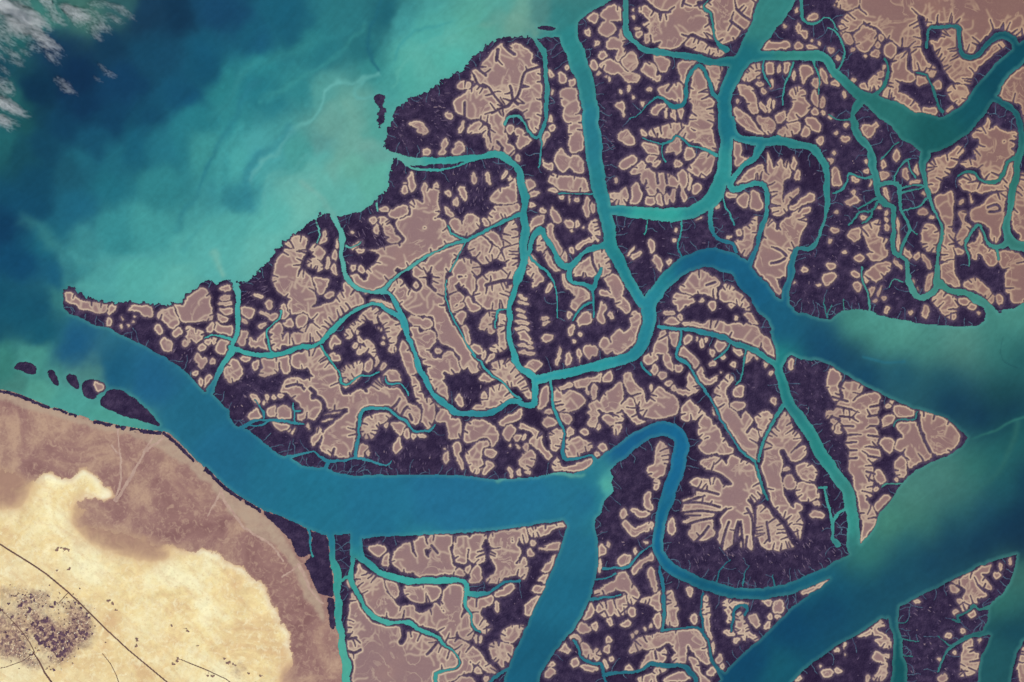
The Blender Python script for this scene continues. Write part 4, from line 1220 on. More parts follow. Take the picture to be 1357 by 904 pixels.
# a sprinkling of small clearings in the mangrove
mang = land & ~mainland & ~flat
dens = vnoise(60, 91, 2)
dm = dist_to(flat | water, int(6 * S))
ys, xs = np.nonzero(mang & (dm > 2.2 * S) & ~islets)
specks = np.zeros((NY, NX), bool)
prob = 0.03 + 0.10 * np.clip(dens + 0.1, 0, None)
ang = vnoise(90, 95, 2) * 1.6
lenm = np.ones((NY, NX), np.float32)
for (p_, a_, l_), pts in regions:
    m = np.zeros((NY, NX), bool)
    fill_poly(m, pts)
    prob[m] = p_; ang[m] = math.radians(a_) + 0.25 * ang[m]; lenm[m] = l_
for i in rng.permutation(len(xs)):
    x, y = xs[i], ys[i]
    if rng.random() > prob[y, x] * 0.03 / S ** 2:
        continue
    r = rng.uniform(0.5, 1.2); a = ang[y, x] + rng.normal(0, 0.25); L = rng.uniform(0.2, 1.8) * lenm[y, x]
    cx, cy = MX0 + x / S, MY0 + y / S
    draw_line(specks, [(cx - math.cos(a) * L, cy - math.sin(a) * L, r), (cx, cy, r * 1.7), (cx + math.cos(a) * L, cy + math.sin(a) * L, r)])
specks &= mang & (dm > 1.5 * S)
hair &= mang & ~islets
specks &= ~hair
# hair-thin creeks combing the seaward mangrove
flat_in = dist_to(~flat, int(10 * S))
rim_w = 2.6 + 1.1 * vnoise(14, 101, 2)
core_ = flat & (flat_in > rim_w * S)
rim = flat & ~core_
# ridge streaks: pale levees carried along the creeks inside wide flats
# ------------------------------------------------- mainland shore, sand, tracks
sand = np.zeros((NY, NX), bool)
fill_poly(sand, closed_spline([(-200, 610), (0, 623), (20, 628), (38, 639), (56, 630), (72, 629), (90, 633), (104, 624), (118, 620), (124, 634),
    (146, 652), (141, 665), (118, 656), (108, 662), (116, 672), (106, 684), (120, 694), (150, 708), (182, 712), (216, 724), (250, 728), (272, 731),
    (292, 734), (312, 748), (328, 760), (342, 768), (352, 784), (356, 796), (366, 812), (383, 830), (385, 842), (380, 862), (383, 884), (378, 905), (390, 960), (380, 1040), (-200, 1040)]))
sand = warp(warp(warp(sand, 5.0, 24, 201), 2.6, 8, 203), 1.4, 3, 204) & mainland
road = np.zeros((NY, NX), bool)
draw_line(road, [(-130, 636, 2.2), (-40, 694, 2.2), (0, 721, 2.2), (14, 730, 2.2), (40, 746, 2.2), (62, 761, 2.2), (90, 784, 2.2), (115, 808, 2.1), (143, 836, 2.0), (170, 861, 1.9), (200, 886, 1.9), (224, 906, 1.9), (300, 970, 1.9), (360, 1030, 1.9)])
draw_line(road, [(44, 864, 1.6), (52, 876, 2.2), (60, 892, 2.4), (70, 906, 2.4), (90, 960, 2.2), (100, 1030, 2)])
draw_line(road, [(78, 799, 1.0), (90, 786, 1.2)])
draw_line(road, [(-30, 776, 1.3), (0, 806, 1.2), (16, 822, 1.2), (30, 838, 1.2), (40, 852, 1.3), (46, 864, 1.4)])
draw_line(road, [(136, 866, 0.9), (147, 880, 1.1), (154, 894, 1.1), (160, 912, 1.1)])
draw_line(road, [(46, 864, 1.2), (30, 876, 1.0), (8, 884, 1.0), (-40, 892, 1.0)])
draw_line(road, [(240, 874, 1.2), (252, 879, 1.4), (272, 887, 1.4), (300, 900, 1.2), (330, 925, 1.2)])
path = np.zeros((NY, NX), bool)
for t in ([(222, 570, 3), (216, 581, 3), (203, 590, 3), (192, 599, 3), (186, 610, 3.5), (176, 628, 4), (164, 647, 4), (154, 664, 4)],
          [(205, 570, 2), (202, 580, 2.5), (192, 598, 2.5)],
          [(157, 564, 2), (157, 590, 2.5), (160, 612, 2.5), (160, 640, 2.5), (152, 663, 2.5)],
          [(155, 600, 2.5), (148, 590, 2)],
          [(294, 648, 3), (288, 662, 2.5), (276, 683, 2)],
          [(292, 650, 3), (300, 668, 3), (312, 684, 3), (324, 700, 3), (345, 712, 3), (362, 724, 3), (376, 744, 3)],
          [(393, 751, 3), (386, 757, 2.5), (374, 765, 2)],
          [(396, 748, 4), (402, 760, 4), (410, 778, 3), (418, 792, 3), (428, 800, 3)]):
    draw_line(path, t)
path = warp(path, 0.8, 6, 205)
path &= mainland & ~sand
shore_m = mang_main & mainland
shore_m &= warp(np.ones_like(shore_m), 0, 9, 1)
shore_m = warp(shore_m, 0.8, 5, 207) & mainland
gaps = vnoise(9, 209, 2)
fringe_line = shore_m & ~((gaps > 0.55) & (np.arange(NX)[None, :] < (350 - MX0) * S))
road &= mainland

# dark gardens and groves of the town: blobs, each its own object
grove = np.zeros((NY, NX), bool)
GROVES = [(68, 845, 7), (58, 837, 7), (52, 829, 6), (46, 826, 5), (60, 822, 5), (76, 852, 6), (84, 848, 6), (92, 855, 6), (84, 862, 6), (78, 868, 5),
          (55, 851, 5), (50, 846, 4), (70, 834, 5), (88, 838, 4), (82, 840, 4), (62, 856, 4), (86, 872, 4), (72, 860, 4), (100, 844, 4), (108, 838, 5),
          (114, 840, 4), (112, 846, 4), (103, 832, 3), (98, 820, 3), (94, 806, 4), (102, 800, 4), (108, 806, 3), (116, 815, 4), (120, 819, 3), (122, 840, 3),
          (92, 814, 3), (86, 802, 3), (74, 800, 4), (68, 804, 3), (54, 804, 4), (44, 796, 4), (40, 808, 5), (36, 813, 4), (28, 802, 4), (34, 797, 3), (42, 790, 4),
          (32, 789, 3), (24, 820, 3), (16, 817, 4), (20, 827, 3), (10, 843, 3), (7, 838, 3), (32, 858, 3), (40, 874, 3), (41, 868, 3), (38, 862, 3), (66, 872, 3),
          (72, 888, 3), (62, 886, 2), (76, 728, 4), (84, 728, 5), (91, 729, 3), (92, 754, 3), (84, 754, 2), (76, 756, 2), (183, 848, 4), (181, 856, 3),
          (236, 874, 4), (230, 880, 3), (150, 800, 3), (144, 796, 3), (154, 808, 2.5), (245, 832, 3), (249, 836, 2.5), (228, 829, 2.5), (262, 856, 2),
          (303, 878, 4), (310, 881, 3), (298, 873, 2.5), (275, 893, 4), (282, 896, 3), (330, 893, 3), (346, 896, 3), (340, 906, 3), (2, 808, 3), (-4, 822, 4),
          (30, 840, 3), (22, 838, 2.5), (14, 852, 2.5), (26, 848, 2.5), (46, 842, 3), (36, 834, 3), (64, 790, 2.5), (20, 790, 2.5), (12, 800, 2.5), (96, 828, 2.5)]
for gx_, gy_, r in GROVES:
    r *= 1.25 if 40 < gx_ < 102 and 815 < gy_ < 878 else 1.0
    ph = rnd.uniform(0, 6)
    pts = []
    for i in range(16):
        t = i / 16 * 2 * math.pi
        q = r * (0.75 + 0.22 * math.sin(2 * t + ph) + 0.2 * math.sin(3 * t + 1.7 * ph) + rnd.uniform(-0.15, 0.15))
        pts.append((gx_ + q * math.cos(t), gy_ + q * math.sin(t) * 0.9))
    fill_poly(grove, pts)
grove &= vnoise(3.2, 211, 2) > -0.28
grove &= mainland & ~road

# --------------------------------------------------------- water colour field
def lin(c):
    c = np.asarray(c, float) / 255.0
    return np.where(c <= 0.04045, c / 12.92, ((c + 0.055) / 1.055) ** 2.4)


LIGHT = 1.20                 # how bright a white surface renders under this sun and sky
pt = np.array([[float(v) for v in t.split(',')] for t in WATER_TINTS.split()])
step = 2
wx = np.arange(0, NX + 1, step); wy = np.arange(0, NY + 1, step)
GX, GY = np.meshgrid(MX0 + wx / S, MY0 + wy / S)
wob = 13.0
n1 = vnoise(55, 301, 4)[np.clip(wy, 0, NY - 1)][:, np.clip(wx, 0, NX - 1)]
n2 = vnoise(55, 303, 4)[np.clip(wy, 0, NY - 1)][:, np.clip(wx, 0, NX - 1)]
wob = wob * (1 - 0.68 * np.clip((GX - 850) / 200, 0, 1))
QX, QY = GX + wob * n1, GY + wob * n2
num = np.zeros(GX.shape + (3,)); den = np.zeros(GX.shape)
pw = 2.4 - 0.5 * np.clip((GX - 950) / 150, 0, 1); sf = 200.0 + 500.0 * np.clip((GX - 950) / 150, 0, 1)
tl = lin(pt[:, 2:5])
for i in range(len(pt)):
    d2 = (QX - pt[i, 0]) ** 2 + (QY - pt[i, 1]) ** 2
    w = 1.0 / (d2 + sf) ** pw
    num += w[..., None] * tl[i]; den += w
tint = num / den[..., None]
for width, col, amt, pts in STREAKS:
    best = np.full(GX.shape, 1e9)
    sp = open_spline(pts, 4)
    for a, b in zip(sp[:-1], sp[1:]):
        dx, dy = b[0] - a[0], b[1] - a[1]
        t = np.clip(((QX - a[0]) * dx + (QY - a[1]) * dy) / (dx * dx + dy * dy + 1e-9), 0, 1)
        best = np.minimum(best, (QX - a[0] - t * dx) ** 2 + (QY - a[1] - t * dy) ** 2)
    f = min(1.0, amt * 1.35) * np.exp(-best / (2 * (width / 2.6) ** 2)) * (0.75 + 0.5 * n1)
    f = np.clip(f, 0, 1)[..., None]
    tint = tint * (1 - f) + lin(col) * f
dl = dist_to(land, int(8 * S)) / S
dlw = np.pad(dl, ((0, 1), (0, 1)), mode='edge')[wy][:, wx]
shoal = np.clip(1 - (dlw - 0.5) / 5.0, 0, 1) * (0.36 + 0.22 * n2)
wide = np.pad(blur(water, 5), ((0, 1), (0, 1)), mode='edge')[wy][:, wx]
shoal = shoal * np.clip((wide - 0.42) / 0.25, 0.8, 1)
shoal = np.clip(shoal, 0, 0.75)[..., None] 
tint = tint * (1 - shoal) + lin((82, 156, 154)) * shoal
speck = vnoise(5, 305, 2)[np.clip(wy, 0, NY - 1)][:, np.clip(wx, 0, NX - 1)]
tint *= (1 + 0.035 * speck + 0.06 * n2)[..., None]
tint = tint * np.array([0.96, 1.0, 0.925])
tint = tint * (1 + 0.14 * np.clip((tint[..., 1:2] - 0.20) / 0.10, 0, 1))
tint = np.clip(tint / LIGHT, 0.002, 0.9)

# ------------------------------------------------------------------ the scene
import bpy

C = bpy.context.scene.collection
for o in list(bpy.data.objects):
    bpy.data.objects.remove(o)


def world_x(cx): return MX0 + cx / S - 678.5
def world_y(cy): return 452.0 - (MY0 + cy / S)


# world coordinates of the lattice corners (the outermost ring runs on far past the picture)
LX = world_x(np.arange(NX + 1, dtype=float)); LY = world_y(np.arange(NY + 1, dtype=float))
FAR = 2500.0
LX[0] -= FAR; LX[-1] += FAR; LY[0] += FAR; LY[-1] -= FAR

# ground height over the lattice
r_h = np.random.default_rng(5)
hc = np.zeros((NY, NX), np.float32)
hc[land] = 0.22
hc[flat] = 0.30
mg_all = (land & ~mainland & ~flat & ~specks & ~hair) | fringe_line
hc[mg_all] = 0.75
hc[mainland & ~fringe_line] = 0.4
hc[sand] = 0.55
hc[grove] = 1.0
hp = np.pad(hc, 1, mode='edge')
H = (hp[:-1, :-1] + hp[1:, :-1] + hp[:-1, 1:] + hp[1:, 1:]) / 4
mgp = np.pad((mg_all | grove).astype(np.float32), 1)
mgc = (mgp[:-1, :-1] + mgp[1:, :-1] + mgp[:-1, 1:] + mgp[1:, 1:]) / 4
H = H + mgc * r_h.uniform(-0.35, 0.55, H.shape).astype(np.float32)
mp_ = np.pad(mainland.astype(np.float32), 1, mode='edge')
corn_main = (mp_[:-1, :-1] + mp_[1:, :-1] + mp_[:-1, 1:] + mp_[1:, 1:]) / 4
dune = np.pad(vnoise(40, 401, 3), ((0, 1), (0, 1)), mode='edge')
dune2 = np.pad(vnoise(9, 403, 2), ((0, 1), (0, 1)), mode='edge')
sp_ = np.pad(sand.astype(np.float32), 1, mode='edge')
sc_ = (sp_[:-1, :-1] + sp_[1:, :-1] + sp_[:-1, 1:] + sp_[1:, 1:]) / 4
Hs = blur(np.where(mainland, np.where(sand, 0.55, 0.4), 0.4), 5)
H = np.where(corn_main > 0.99, np.where(mgc > 0, H, np.pad(Hs, ((0, 1), (0, 1)), mode='edge')), H)
sc_ = np.pad(blur(sand, 5), ((0, 1), (0, 1)), mode='edge')
H = H + sc_ * (0.8 * np.clip(dune + 0.4, 0, 2) + 0.18 * dune2)
lp = np.pad(land, 1, mode='edge')
shore_c = ~(lp[:-1, :-1] & lp[1:, :-1] & lp[:-1, 1:] & lp[1:, 1:])
H = np.maximum(np.where(shore_c, H * 0.6, H), 0.08).astype(np.float32)

# distance of every corner from the nearest mangrove or creek edge: the mud dries out, pales and then turns pink inland
def corners(a):
    p = np.pad(a, 1, mode='edge')
    return ((p[:-1, :-1] + p[1:, :-1] + p[:-1, 1:] + p[1:, 1:]) / 4).astype(np.float32)


fin = dist_to(~flat, int(10 * S)) / S
MANG_AT = {'near': corners(np.clip(1 - (dist_to(flat, int(4 * S)) / S - 0.5) / 3.0, 0, 1))}
MUD_AT = {'inland': corners(fin), 'levee': corners(np.clip(blur(levee & flat, 0.6) * 1.5, 0, 1))}
# sand: crisp wind-blown crests in places, elsewhere a long fade into the mud belt
soft = np.zeros((NY, NX), bool)
for pl in ([(-120, 615), (30, 622), (42, 650), (30, 676), (-120, 672)], [(100, 662), (118, 690), (160, 705), (214, 722), (236, 742), (180, 742), (120, 722), (92, 690)],
           [(372, 880), (400, 880), (400, 1020), (360, 1020)]):
    fill_poly(soft, pl)
sandy = np.where(soft, 0.0, 1.0) * sand
sandy = blur(sandy, 14) * 0.7 + blur(sandy, 4) * 0.3
sandy = np.where(blur(soft, 14) > 0.02, sandy, np.maximum(sandy, np.clip(blur(sand, 4) * 1.5 - 0.45, 0, 1) * sand))
edge_s = blur(sand, 7)
crest = np.clip((1 - np.abs(edge_s - 0.55) / 0.42), 0, 1) * np.clip(1 - 3 * blur(soft, 12), 0, 1)
townm = np.zeros((NY, NX), np.float32)
for wgt, pl in ((0.55, [(-30, 790), (8, 778), (40, 776), (70, 786), (96, 790), (120, 812), (130, 842), (122, 858), (96, 880), (60, 892), (20, 880), (-40, 872)]),
                (0.25, [(20, 792), (52, 790), (60, 806), (40, 820), (24, 812)]), (0.3, [(88, 800), (106, 796), (124, 816), (124, 844), (100, 850), (90, 832)]),
                (0.55, [(42, 822), (66, 816), (76, 838), (96, 836), (98, 858), (86, 874), (72, 868), (62, 848), (44, 838)]),
                (0.28, [(-20, 820), (28, 816), (40, 850), (34, 872), (-20, 866)]), (0.25, [(50, 722), (100, 722), (110, 760), (86, 778), (60, 764)]),
                (0.3, [(170, 842), (190, 842), (192, 862), (176, 866)]), (0.3, [(226, 868), (244, 868), (250, 886), (228, 886)]), (0.2, [(280, 860), (360, 880), (370, 920), (270, 920)])):
    m = np.zeros((NY, NX), bool); fill_poly(m, pl); townm += wgt * m
townm = blur(townm, 7)
SAND_AT = {'sandy': corners(sandy), 'crest': corners(crest), 'town': corners(townm)}
belt = np.zeros((NY, NX), bool)
fill_poly(belt, closed_spline([(176, 560), (215, 576), (240, 590), (262, 610), (300, 646), (345, 678), (372, 705), (398, 745), (412, 775), (426, 796), (430, 830), (424, 815), (410, 800), (400, 782), (384, 745), (366, 724), (345, 714),
    (330, 704), (322, 692), (306, 680), (300, 668), (285, 655), (276, 640), (262, 634), (250, 616), (238, 614), (222, 602), (200, 588), (172, 576)]))
fill_poly(belt, [(-160, 500), (0, 516), (60, 538), (130, 560), (200, 572), (180, 578), (120, 566), (60, 548), (0, 530), (-160, 515)])
belt = warp(warp(belt, 2.0, 9, 221), 0.8, 4, 223)
SHORE_AT = {'belt': corners(blur(belt, 1.2)), 'sandy': corners(np.maximum(blur(sand & (blur(soft, 6) > 0.05), 9), blur(sand, 3) * 0.8))}


def mesh_from_cells(name, cy, cx, origin, mat, attr=None, skirt=True):
    """one mesh over the given lattice cells; its banks drop below the water"""
    W = NX + 1
    a = cy.astype(np.int64) * W + cx
    quads = np.stack([a + W, a + W + 1, a + 1, a], 1)
    u, inv = np.unique(quads.ravel(), return_inverse=True)
    faces = inv.reshape(-1, 4)
    vy, vx = u // W, u % W
    co = np.stack([LX[vx] - origin[0], LY[vy] - origin[1], H[vy, vx] - origin[2]], 1)
    at = {k_: v_[vy, vx] for k_, v_ in (attr or {}).items()}
    if skirt:
        ed = []
        for dy, dx, i0, i1 in ((-1, 0, 3, 2), (1, 0, 1, 0), (0, -1, 0, 3), (0, 1, 2, 1)):
            ny_, nx_ = cy + dy, cx + dx
            ok = (ny_ >= 0) & (ny_ < NY) & (nx_ >= 0) & (nx_ < NX)
            wet = np.zeros(len(cy), bool)
            wet[ok] = water[ny_[ok], nx_[ok]]
            if wet.any():
                ed.append(np.stack([faces[wet, i0], faces[wet, i1]], 1))
        if ed:
            ed = np.concatenate(ed)
            su, sinv = np.unique(ed.ravel(), return_inverse=True)
            low = co[su].copy(); low[:, 2] = -0.8 - origin[2]
            base = len(co)
            co = np.concatenate([co, low])
            at = {k_: np.concatenate([v_, v_[su]]) for k_, v_ in at.items()}
            sl = sinv.reshape(-1, 2) + base
            faces = np.concatenate([faces, np.stack([ed[:, 0], sl[:, 0], sl[:, 1], ed[:, 1]], 1)])
    me = bpy.data.meshes.new(name)
    me.vertices.add(len(co)); me.vertices.foreach_set('co', co.astype(np.float32).ravel())
    nf = len(faces)
    me.loops.add(nf * 4); me.loops.foreach_set('vertex_index', faces.astype(np.int32).ravel())
    me.polygons.add(nf); me.polygons.foreach_set('loop_start', np.arange(0, nf * 4, 4, dtype=np.int32))
    for k_, v_ in at.items():
        l = me.attributes.new(k_, 'FLOAT', 'POINT'); l.data.foreach_set('value', v_.astype(np.float32))
    me.update(calc_edges=True)
    if mat: me.materials.append(mat)
    o = bpy.data.objects.new(name, me)
    C.objects.link(o)
    o.location = origin
    return o


# ------------------------------------------------------------------ materials
class Nodes:
    def __init__(self, name):
        self.m = bpy.data.materials.new(name); self.m.use_nodes = True
        self.t = self.m.node_tree; self.b = self.t.nodes['Principled BSDF']
        self.geo = self.t.nodes.new('ShaderNodeNewGeometry')

    def n(self, typ, **kw):
        x = self.t.nodes.new(typ)
        for k_, v in kw.items(): setattr(x, k_, v)
        return x

    def link(self, a, b): self.t.links.new(a, b)

    def noise(self, size, detail=3, rough=0.5, dist=0.0, stretch=None, rot=0.0):
        v = self.geo.outputs['Position']
        mp = self.n('ShaderNodeMapping')
        self.link(v, mp.inputs['Vector'])
        mp.vector_type = 'TEXTURE'
        mp.inputs['Rotation'].default_value = (0, 0, rot)
        st = stretch or (1, 1)
        mp.inputs['Scale'].default_value = (size / st[0], size / st[1], size)
        x = self.n('ShaderNodeTexNoise')
        self.link(mp.outputs[0], x.inputs['Vector'])
        x.inputs['Scale'].default_value = 1.0; x.inputs['Detail'].default_value = detail
        x.inputs['Roughness'].default_value = rough; x.inputs['Distortion'].default_value = dist
        return x.outputs['Fac']

    def ramp(self, fac, stops, interp='LINEAR'):
        r = self.n('ShaderNodeValToRGB'); r.color_ramp.interpolation = interp
        e = r.color_ramp.elements
        while len(e) > 1: e.remove(e[0])
        e[0].position = stops[0][0]; e[0].color = tuple(stops[0][1]) + (1,)
        for p_, c_ in stops[1:]:
            q = e.new(p_); q.color = tuple(c_) + (1,)
        self.link(fac, r.inputs['Fac'])
        return r.outputs['Color']

    def fac(self, f, lo, hi, a=0.0, b=1.0):
        r = self.n('ShaderNodeMapRange'); r.clamp = True
        self.link(f, r.inputs['Value'])
        r.inputs['From Min'].default_value = lo; r.inputs['From Max'].default_value = hi
        r.inputs['To Min'].default_value = a; r.inputs['To Max'].default_value = b
        return r.outputs['Result']

    def math(self, op, a, b=None):
        x = self.n('ShaderNodeMath', operation=op)
        for i, v in enumerate((a, b)):
            if v is None: continue
            if isinstance(v, (int, float)): x.inputs[i].default_value = v
            else: self.link(v, x.inputs[i])
        return x.outputs[0]

    def mix(self, f, a, b, blend='MIX'):
        x = self.n('ShaderNodeMix', data_type='RGBA', blend_type=blend)
        if isinstance(f, (int, float)): x.inputs['Factor'].default_value = f
        else: self.link(f, x.inputs['Factor'])
        for i, v in ((6, a), (7, b)):
            if isinstance(v, tuple): x.inputs[i].default_value = v + (1,)
            else: self.link(v, x.inputs[i])
        return x.outputs[2]

    def attr(self, name):
        a = self.n('ShaderNodeAttribute'); a.attribute_name = name
        return a

    def done(self, col, rough=0.9, spec=0.1):
        if isinstance(col, tuple): self.b.inputs['Base Color'].default_value = col + (1,)
        else: self.link(col, self.b.inputs['Base Color'])
        self.b.inputs['Roughness'].default_value = rough
        self.b.inputs['Specular IOR Level'].default_value = spec
        return self.m


def alb(*c): return tuple(float(v) for v in lin(c) / LIGHT)


# mangrove canopy: dark, mottled, the blue air haze put into its colour as violet
N = Nodes('mangrove')
c = N.ramp(N.noise(11, 4, 0.6), [(0.3, alb(40, 31, 59)), (0.5, alb(54, 43, 71)), (0.7, alb(76, 62, 90))])
c = N.mix(N.fac(N.noise(2.2, 2, 0.6), 0.52, 0.75, 0, 0.4), c, alb(80, 68, 98))
c = N.mix(N.fac(N.noise(170, 2), 0.5, 0.66, 0, 0.6), c, alb(40, 27, 54))
c = N.mix(N.math('MULTIPLY', N.attr('near').outputs['Fac'], N.fac(N.noise(9, 3, 0.6), 0.35, 0.65, 0.3, 0.85)), c, alb(112, 94, 112))
M_MANG = N.done(c, 0.95, 0.05)

# tidal flat: pale crust along the creeks, pink-grey mud farther in, crust ridges across it
N = Nodes('tidal_mud')
d = N.attr('inland').outputs['Fac']
d = N.math('ADD', d, N.fac(N.noise(9, 2), 0, 1, -0.7, 0.7))
base = N.ramp(N.math('DIVIDE', d, 8.0), [(0.02, alb(108, 89, 99)), (0.12, alb(164, 142, 132)), (0.20, alb(222, 201, 172)), (0.30, alb(204, 181, 159)), (0.44, alb(158, 130, 127)), (0.70, alb(150, 121, 121))])
deep = N.fac(d, 2.2, 3.8)
# the crust is thick along some creeks and hardly there along others
base = N.mix(N.fac(N.noise(38, 3, 0.6), 0.46, 0.64, 0, 0.62), base, N.ramp(N.math('DIVIDE', d, 8.0), [(0.02, alb(104, 85, 96)), (0.2, alb(160, 136, 130)), (0.5, alb(154, 126, 124))]))
n_ = N.noise(34, 3, 0.55, 1.0)
v1 = N.math('ABSOLUTE', N.math('SUBTRACT', n_, 0.5))
vein = N.math('MULTIPLY', N.fac(v1, 0.006, 0.030, 0.75, 0), N.fac(N.noise(45, 2), 0.44, 0.56))
c = N.mix(N.math('MULTIPLY', N.fac(N.noise(24, 4, 0.6), 0.42, 0.72, 0, 0.6), deep), base, alb(146, 117, 121))
c = N.mix(N.math('MULTIPLY', N.fac(N.noise(60, 3, 0.6), 0.52, 0.70, 0, 0.5), deep), c, alb(168, 134, 126))
lv = N.math('MULTIPLY', N.attr('levee').outputs['Fac'], N.fac(d, 1.5, 3.0))
c = N.mix(N.math('MULTIPLY', N.math('MAXIMUM', N.math('MULTIPLY', vein, deep), lv), 0.78), c, alb(204, 182, 160))
c = N.mix(N.fac(N.noise(3.0, 3, 0.7), 0.45, 0.8, 0, 0.3), c, alb(178, 150, 142))
# soil browns towards the north-east; lens vignette on the right painted in as darkening
px = N.n('ShaderNodeSeparateXYZ'); N.link(N.geo.outputs['Position'], px.inputs[0])
ne = N.fac(N.math('ADD', px.outputs['X'], N.math('MULTIPLY', px.outputs['Y'], 0.45)), 240, 840, 0.12, 0.95)
c = N.mix(ne, c, N.mix(1.0, c, (0.80, 0.68, 0.60), 'MULTIPLY'))
M_MUD = N.done(c, 0.9, 0.1)

N = Nodes('clearing_mud')
c = N.ramp(N.noise(9, 3), [(0.32, alb(74, 61, 90)), (0.55, alb(98, 83, 106)), (0.75, alb(150, 130, 134))])
M_CLEAR = N.done(c, 0.9, 0.1)

N = Nodes('creek_mud')
M_HAIR = N.done(N.ramp(N.noise(12, 3), [(0.35, alb(62, 72, 100)), (0.7, alb(84, 112, 130))]), 0.8, 0.1)

# mainland mud belt
N = Nodes('shore_mud')
c = N.ramp(N.noise(70, 5, 0.62, 0.8), [(0.34, alb(138, 100, 98)), (0.48, alb(158, 121, 114)), (0.63, alb(190, 157, 134))])
c = N.mix(N.fac(N.noise(18, 5, 0.68, 0.5), 0.44, 0.62, 0, 0.55), c, alb(148, 111, 106))
c = N.mix(N.fac(N.noise(9, 4, 0.7, 1.0), 0.50, 0.66, 0, 0.65), c, alb(194, 162, 140))
c = N.mix(N.fac(N.noise(3, 3, 0.7), 0.5, 0.8, 0, 0.35), c, alb(134, 98, 100))
bl = N.math('MULTIPLY', N.attr('belt').outputs['Fac'], N.fac(N.noise(12, 4, 0.65), 0.3, 0.7, 0.45, 1.0))
c = N.mix(bl, c, alb(186, 164, 142))
c = N.mix(N.fac(N.math('ADD', N.attr('sandy').outputs['Fac'], N.fac(N.noise(16, 5, 0.65), 0, 1, -0.25, 0.25)), 0.1, 0.7, 0, 0.85), c, alb(196, 162, 132))
M_SHORE = N.done(c)

N = Nodes('pale_track')
M_PATH = N.done(N.ramp(N.noise(8, 3), [(0.3, alb(178, 146, 134)), (0.7, alb(200, 172, 154))]))

# desert sand
N = Nodes('sand')
sx = N.n('ShaderNodeSeparateXYZ'); N.link(N.geo.outputs['Position'], sx.inputs[0])
# how far below the highway's line: the plain there is greyer and more trodden
low = N.math('SUBTRACT', N.math('MULTIPLY', N.math('ADD', sx.outputs['X'], 678.5), -0.83), N.math('ADD', sx.outputs['Y'], 269.0))
low = N.math('ADD', low, N.fac(N.noise(50, 4, 0.6), 0, 1, -60, 60))
c = N.ramp(N.noise(75, 5, 0.62, 0.5), [(0.34, alb(226, 192, 142)), (0.47, alb(248, 226, 166)), (0.60, alb(255, 246, 198))])
c = N.mix(N.fac(low, -75, 10, 0, 0.35), c, alb(222, 190, 142))
c = N.mix(N.fac(N.noise(20, 5, 0.62, 0.4, (0.45, 1.8), -0.66), 0.48, 0.70, 0, 0.48), c, alb(218, 182, 138))
c = N.mix(N.fac(N.noise(10, 5, 0.7, 0.8), 0.50, 0.66, 0, 0.7), c, alb(255, 244, 200))
c = N.mix(N.fac(N.noise(3.4, 4, 0.75), 0.52, 0.72, 0, 0.5), c, alb(204, 170, 130))
c = N.mix(N.math('MULTIPLY', N.attr('crest').outputs['Fac'], N.fac(N.noise(9, 5, 0.7, 0.8), 0.30, 0.52)), c, alb(255, 251, 222))
st = N.math('ADD', N.attr('sandy').outputs['Fac'], N.fac(N.noise(22, 5, 0.65, 0.6), 0, 1, -0.35, 0.35))
c = N.mix(N.fac(st, 0.45, 1.0, 0.9, 0), c, alb(218, 184, 142))
c = N.mix(N.fac(st, 0.02, 0.55, 1, 0), c, alb(172, 136, 118))
# trodden, built-over earth of the town
grit = N.ramp(N.noise(4.2, 5, 0.8, 0.4), [(0.36, alb(88, 64, 84)), (0.46, alb(130, 100, 100)), (0.55, alb(182, 150, 128)), (0.66, alb(240, 218, 180))])
tn = N.math('ADD', N.attr('town').outputs['Fac'], N.fac(N.noise(34, 5, 0.68), 0, 1, -1.0, 0.8))
c = N.mix(N.fac(tn, 0.18, 0.75, 0, 0.95), c, grit)
M_SAND = N.done(c)

N = Nodes('dark_road'); M_ROAD = N.done(N.ramp(N.noise(20, 2), [(0.3, alb(92, 66, 66)), (0.7, alb(120, 90, 80))]))
N = Nodes('grove'); M_GROVE = N.done(N.ramp(N.noise(3.5, 3, 0.7), [(0.32, alb(74, 54, 80)), (0.6, alb(110, 84, 96)), (0.75, alb(150, 118, 112))]), 0.95, 0.05)
N = Nodes('dry_scrub'); M_SCRUB = N.done(N.ramp(N.noise(3.5, 3, 0.7), [(0.32, alb(118, 92, 92)), (0.6, alb(150, 120, 106)), (0.75, alb(190, 158, 124))]), 0.95, 0.05)
M_HOUSE = []
for i, cc in enumerate([(246, 232, 204), (214, 190, 158), (150, 116, 112), (112, 84, 92)]):
    N = Nodes('plastered_roof'); M_HOUSE.append(N.done(N.ramp(N.noise(1.1, 2), [(0.3, tuple(v * 0.85 for v in alb(*cc))), (0.7, alb(*cc))])))

# silty water: tint is its sediment, with lens vignette painted dark at lower right
N = Nodes('silty_water')
c = N.attr('silt_and_vignette').outputs['Color']
f = N.math('MULTIPLY', N.fac(N.noise(46, 5, 0.62, 1.5, (0.6, 2.2), 0.75), 0.3, 0.7, 0.94, 1.06), N.fac(N.noise(7, 4, 0.7, 0.6), 0.25, 0.75, 0.95, 1.05))
mul = N.n('ShaderNodeVectorMath', operation='SCALE'); N.link(c, mul.inputs[0]); N.link(f, mul.inputs['Scale'])
N.done(mul.outputs[0], 0.6, 0.03)
bp = N.n('ShaderNodeBump'); bp.inputs['Strength'].default_value = 0.10; bp.inputs['Distance'].default_value = 0.3
N.link(N.noise(3, 3, 0.7), bp.inputs['Height']); N.link(bp.outputs['Normal'], N.b.inputs['Normal'])
M_WATER = N.m


def structure(o):
    o['kind'] = 'structure'
    return o


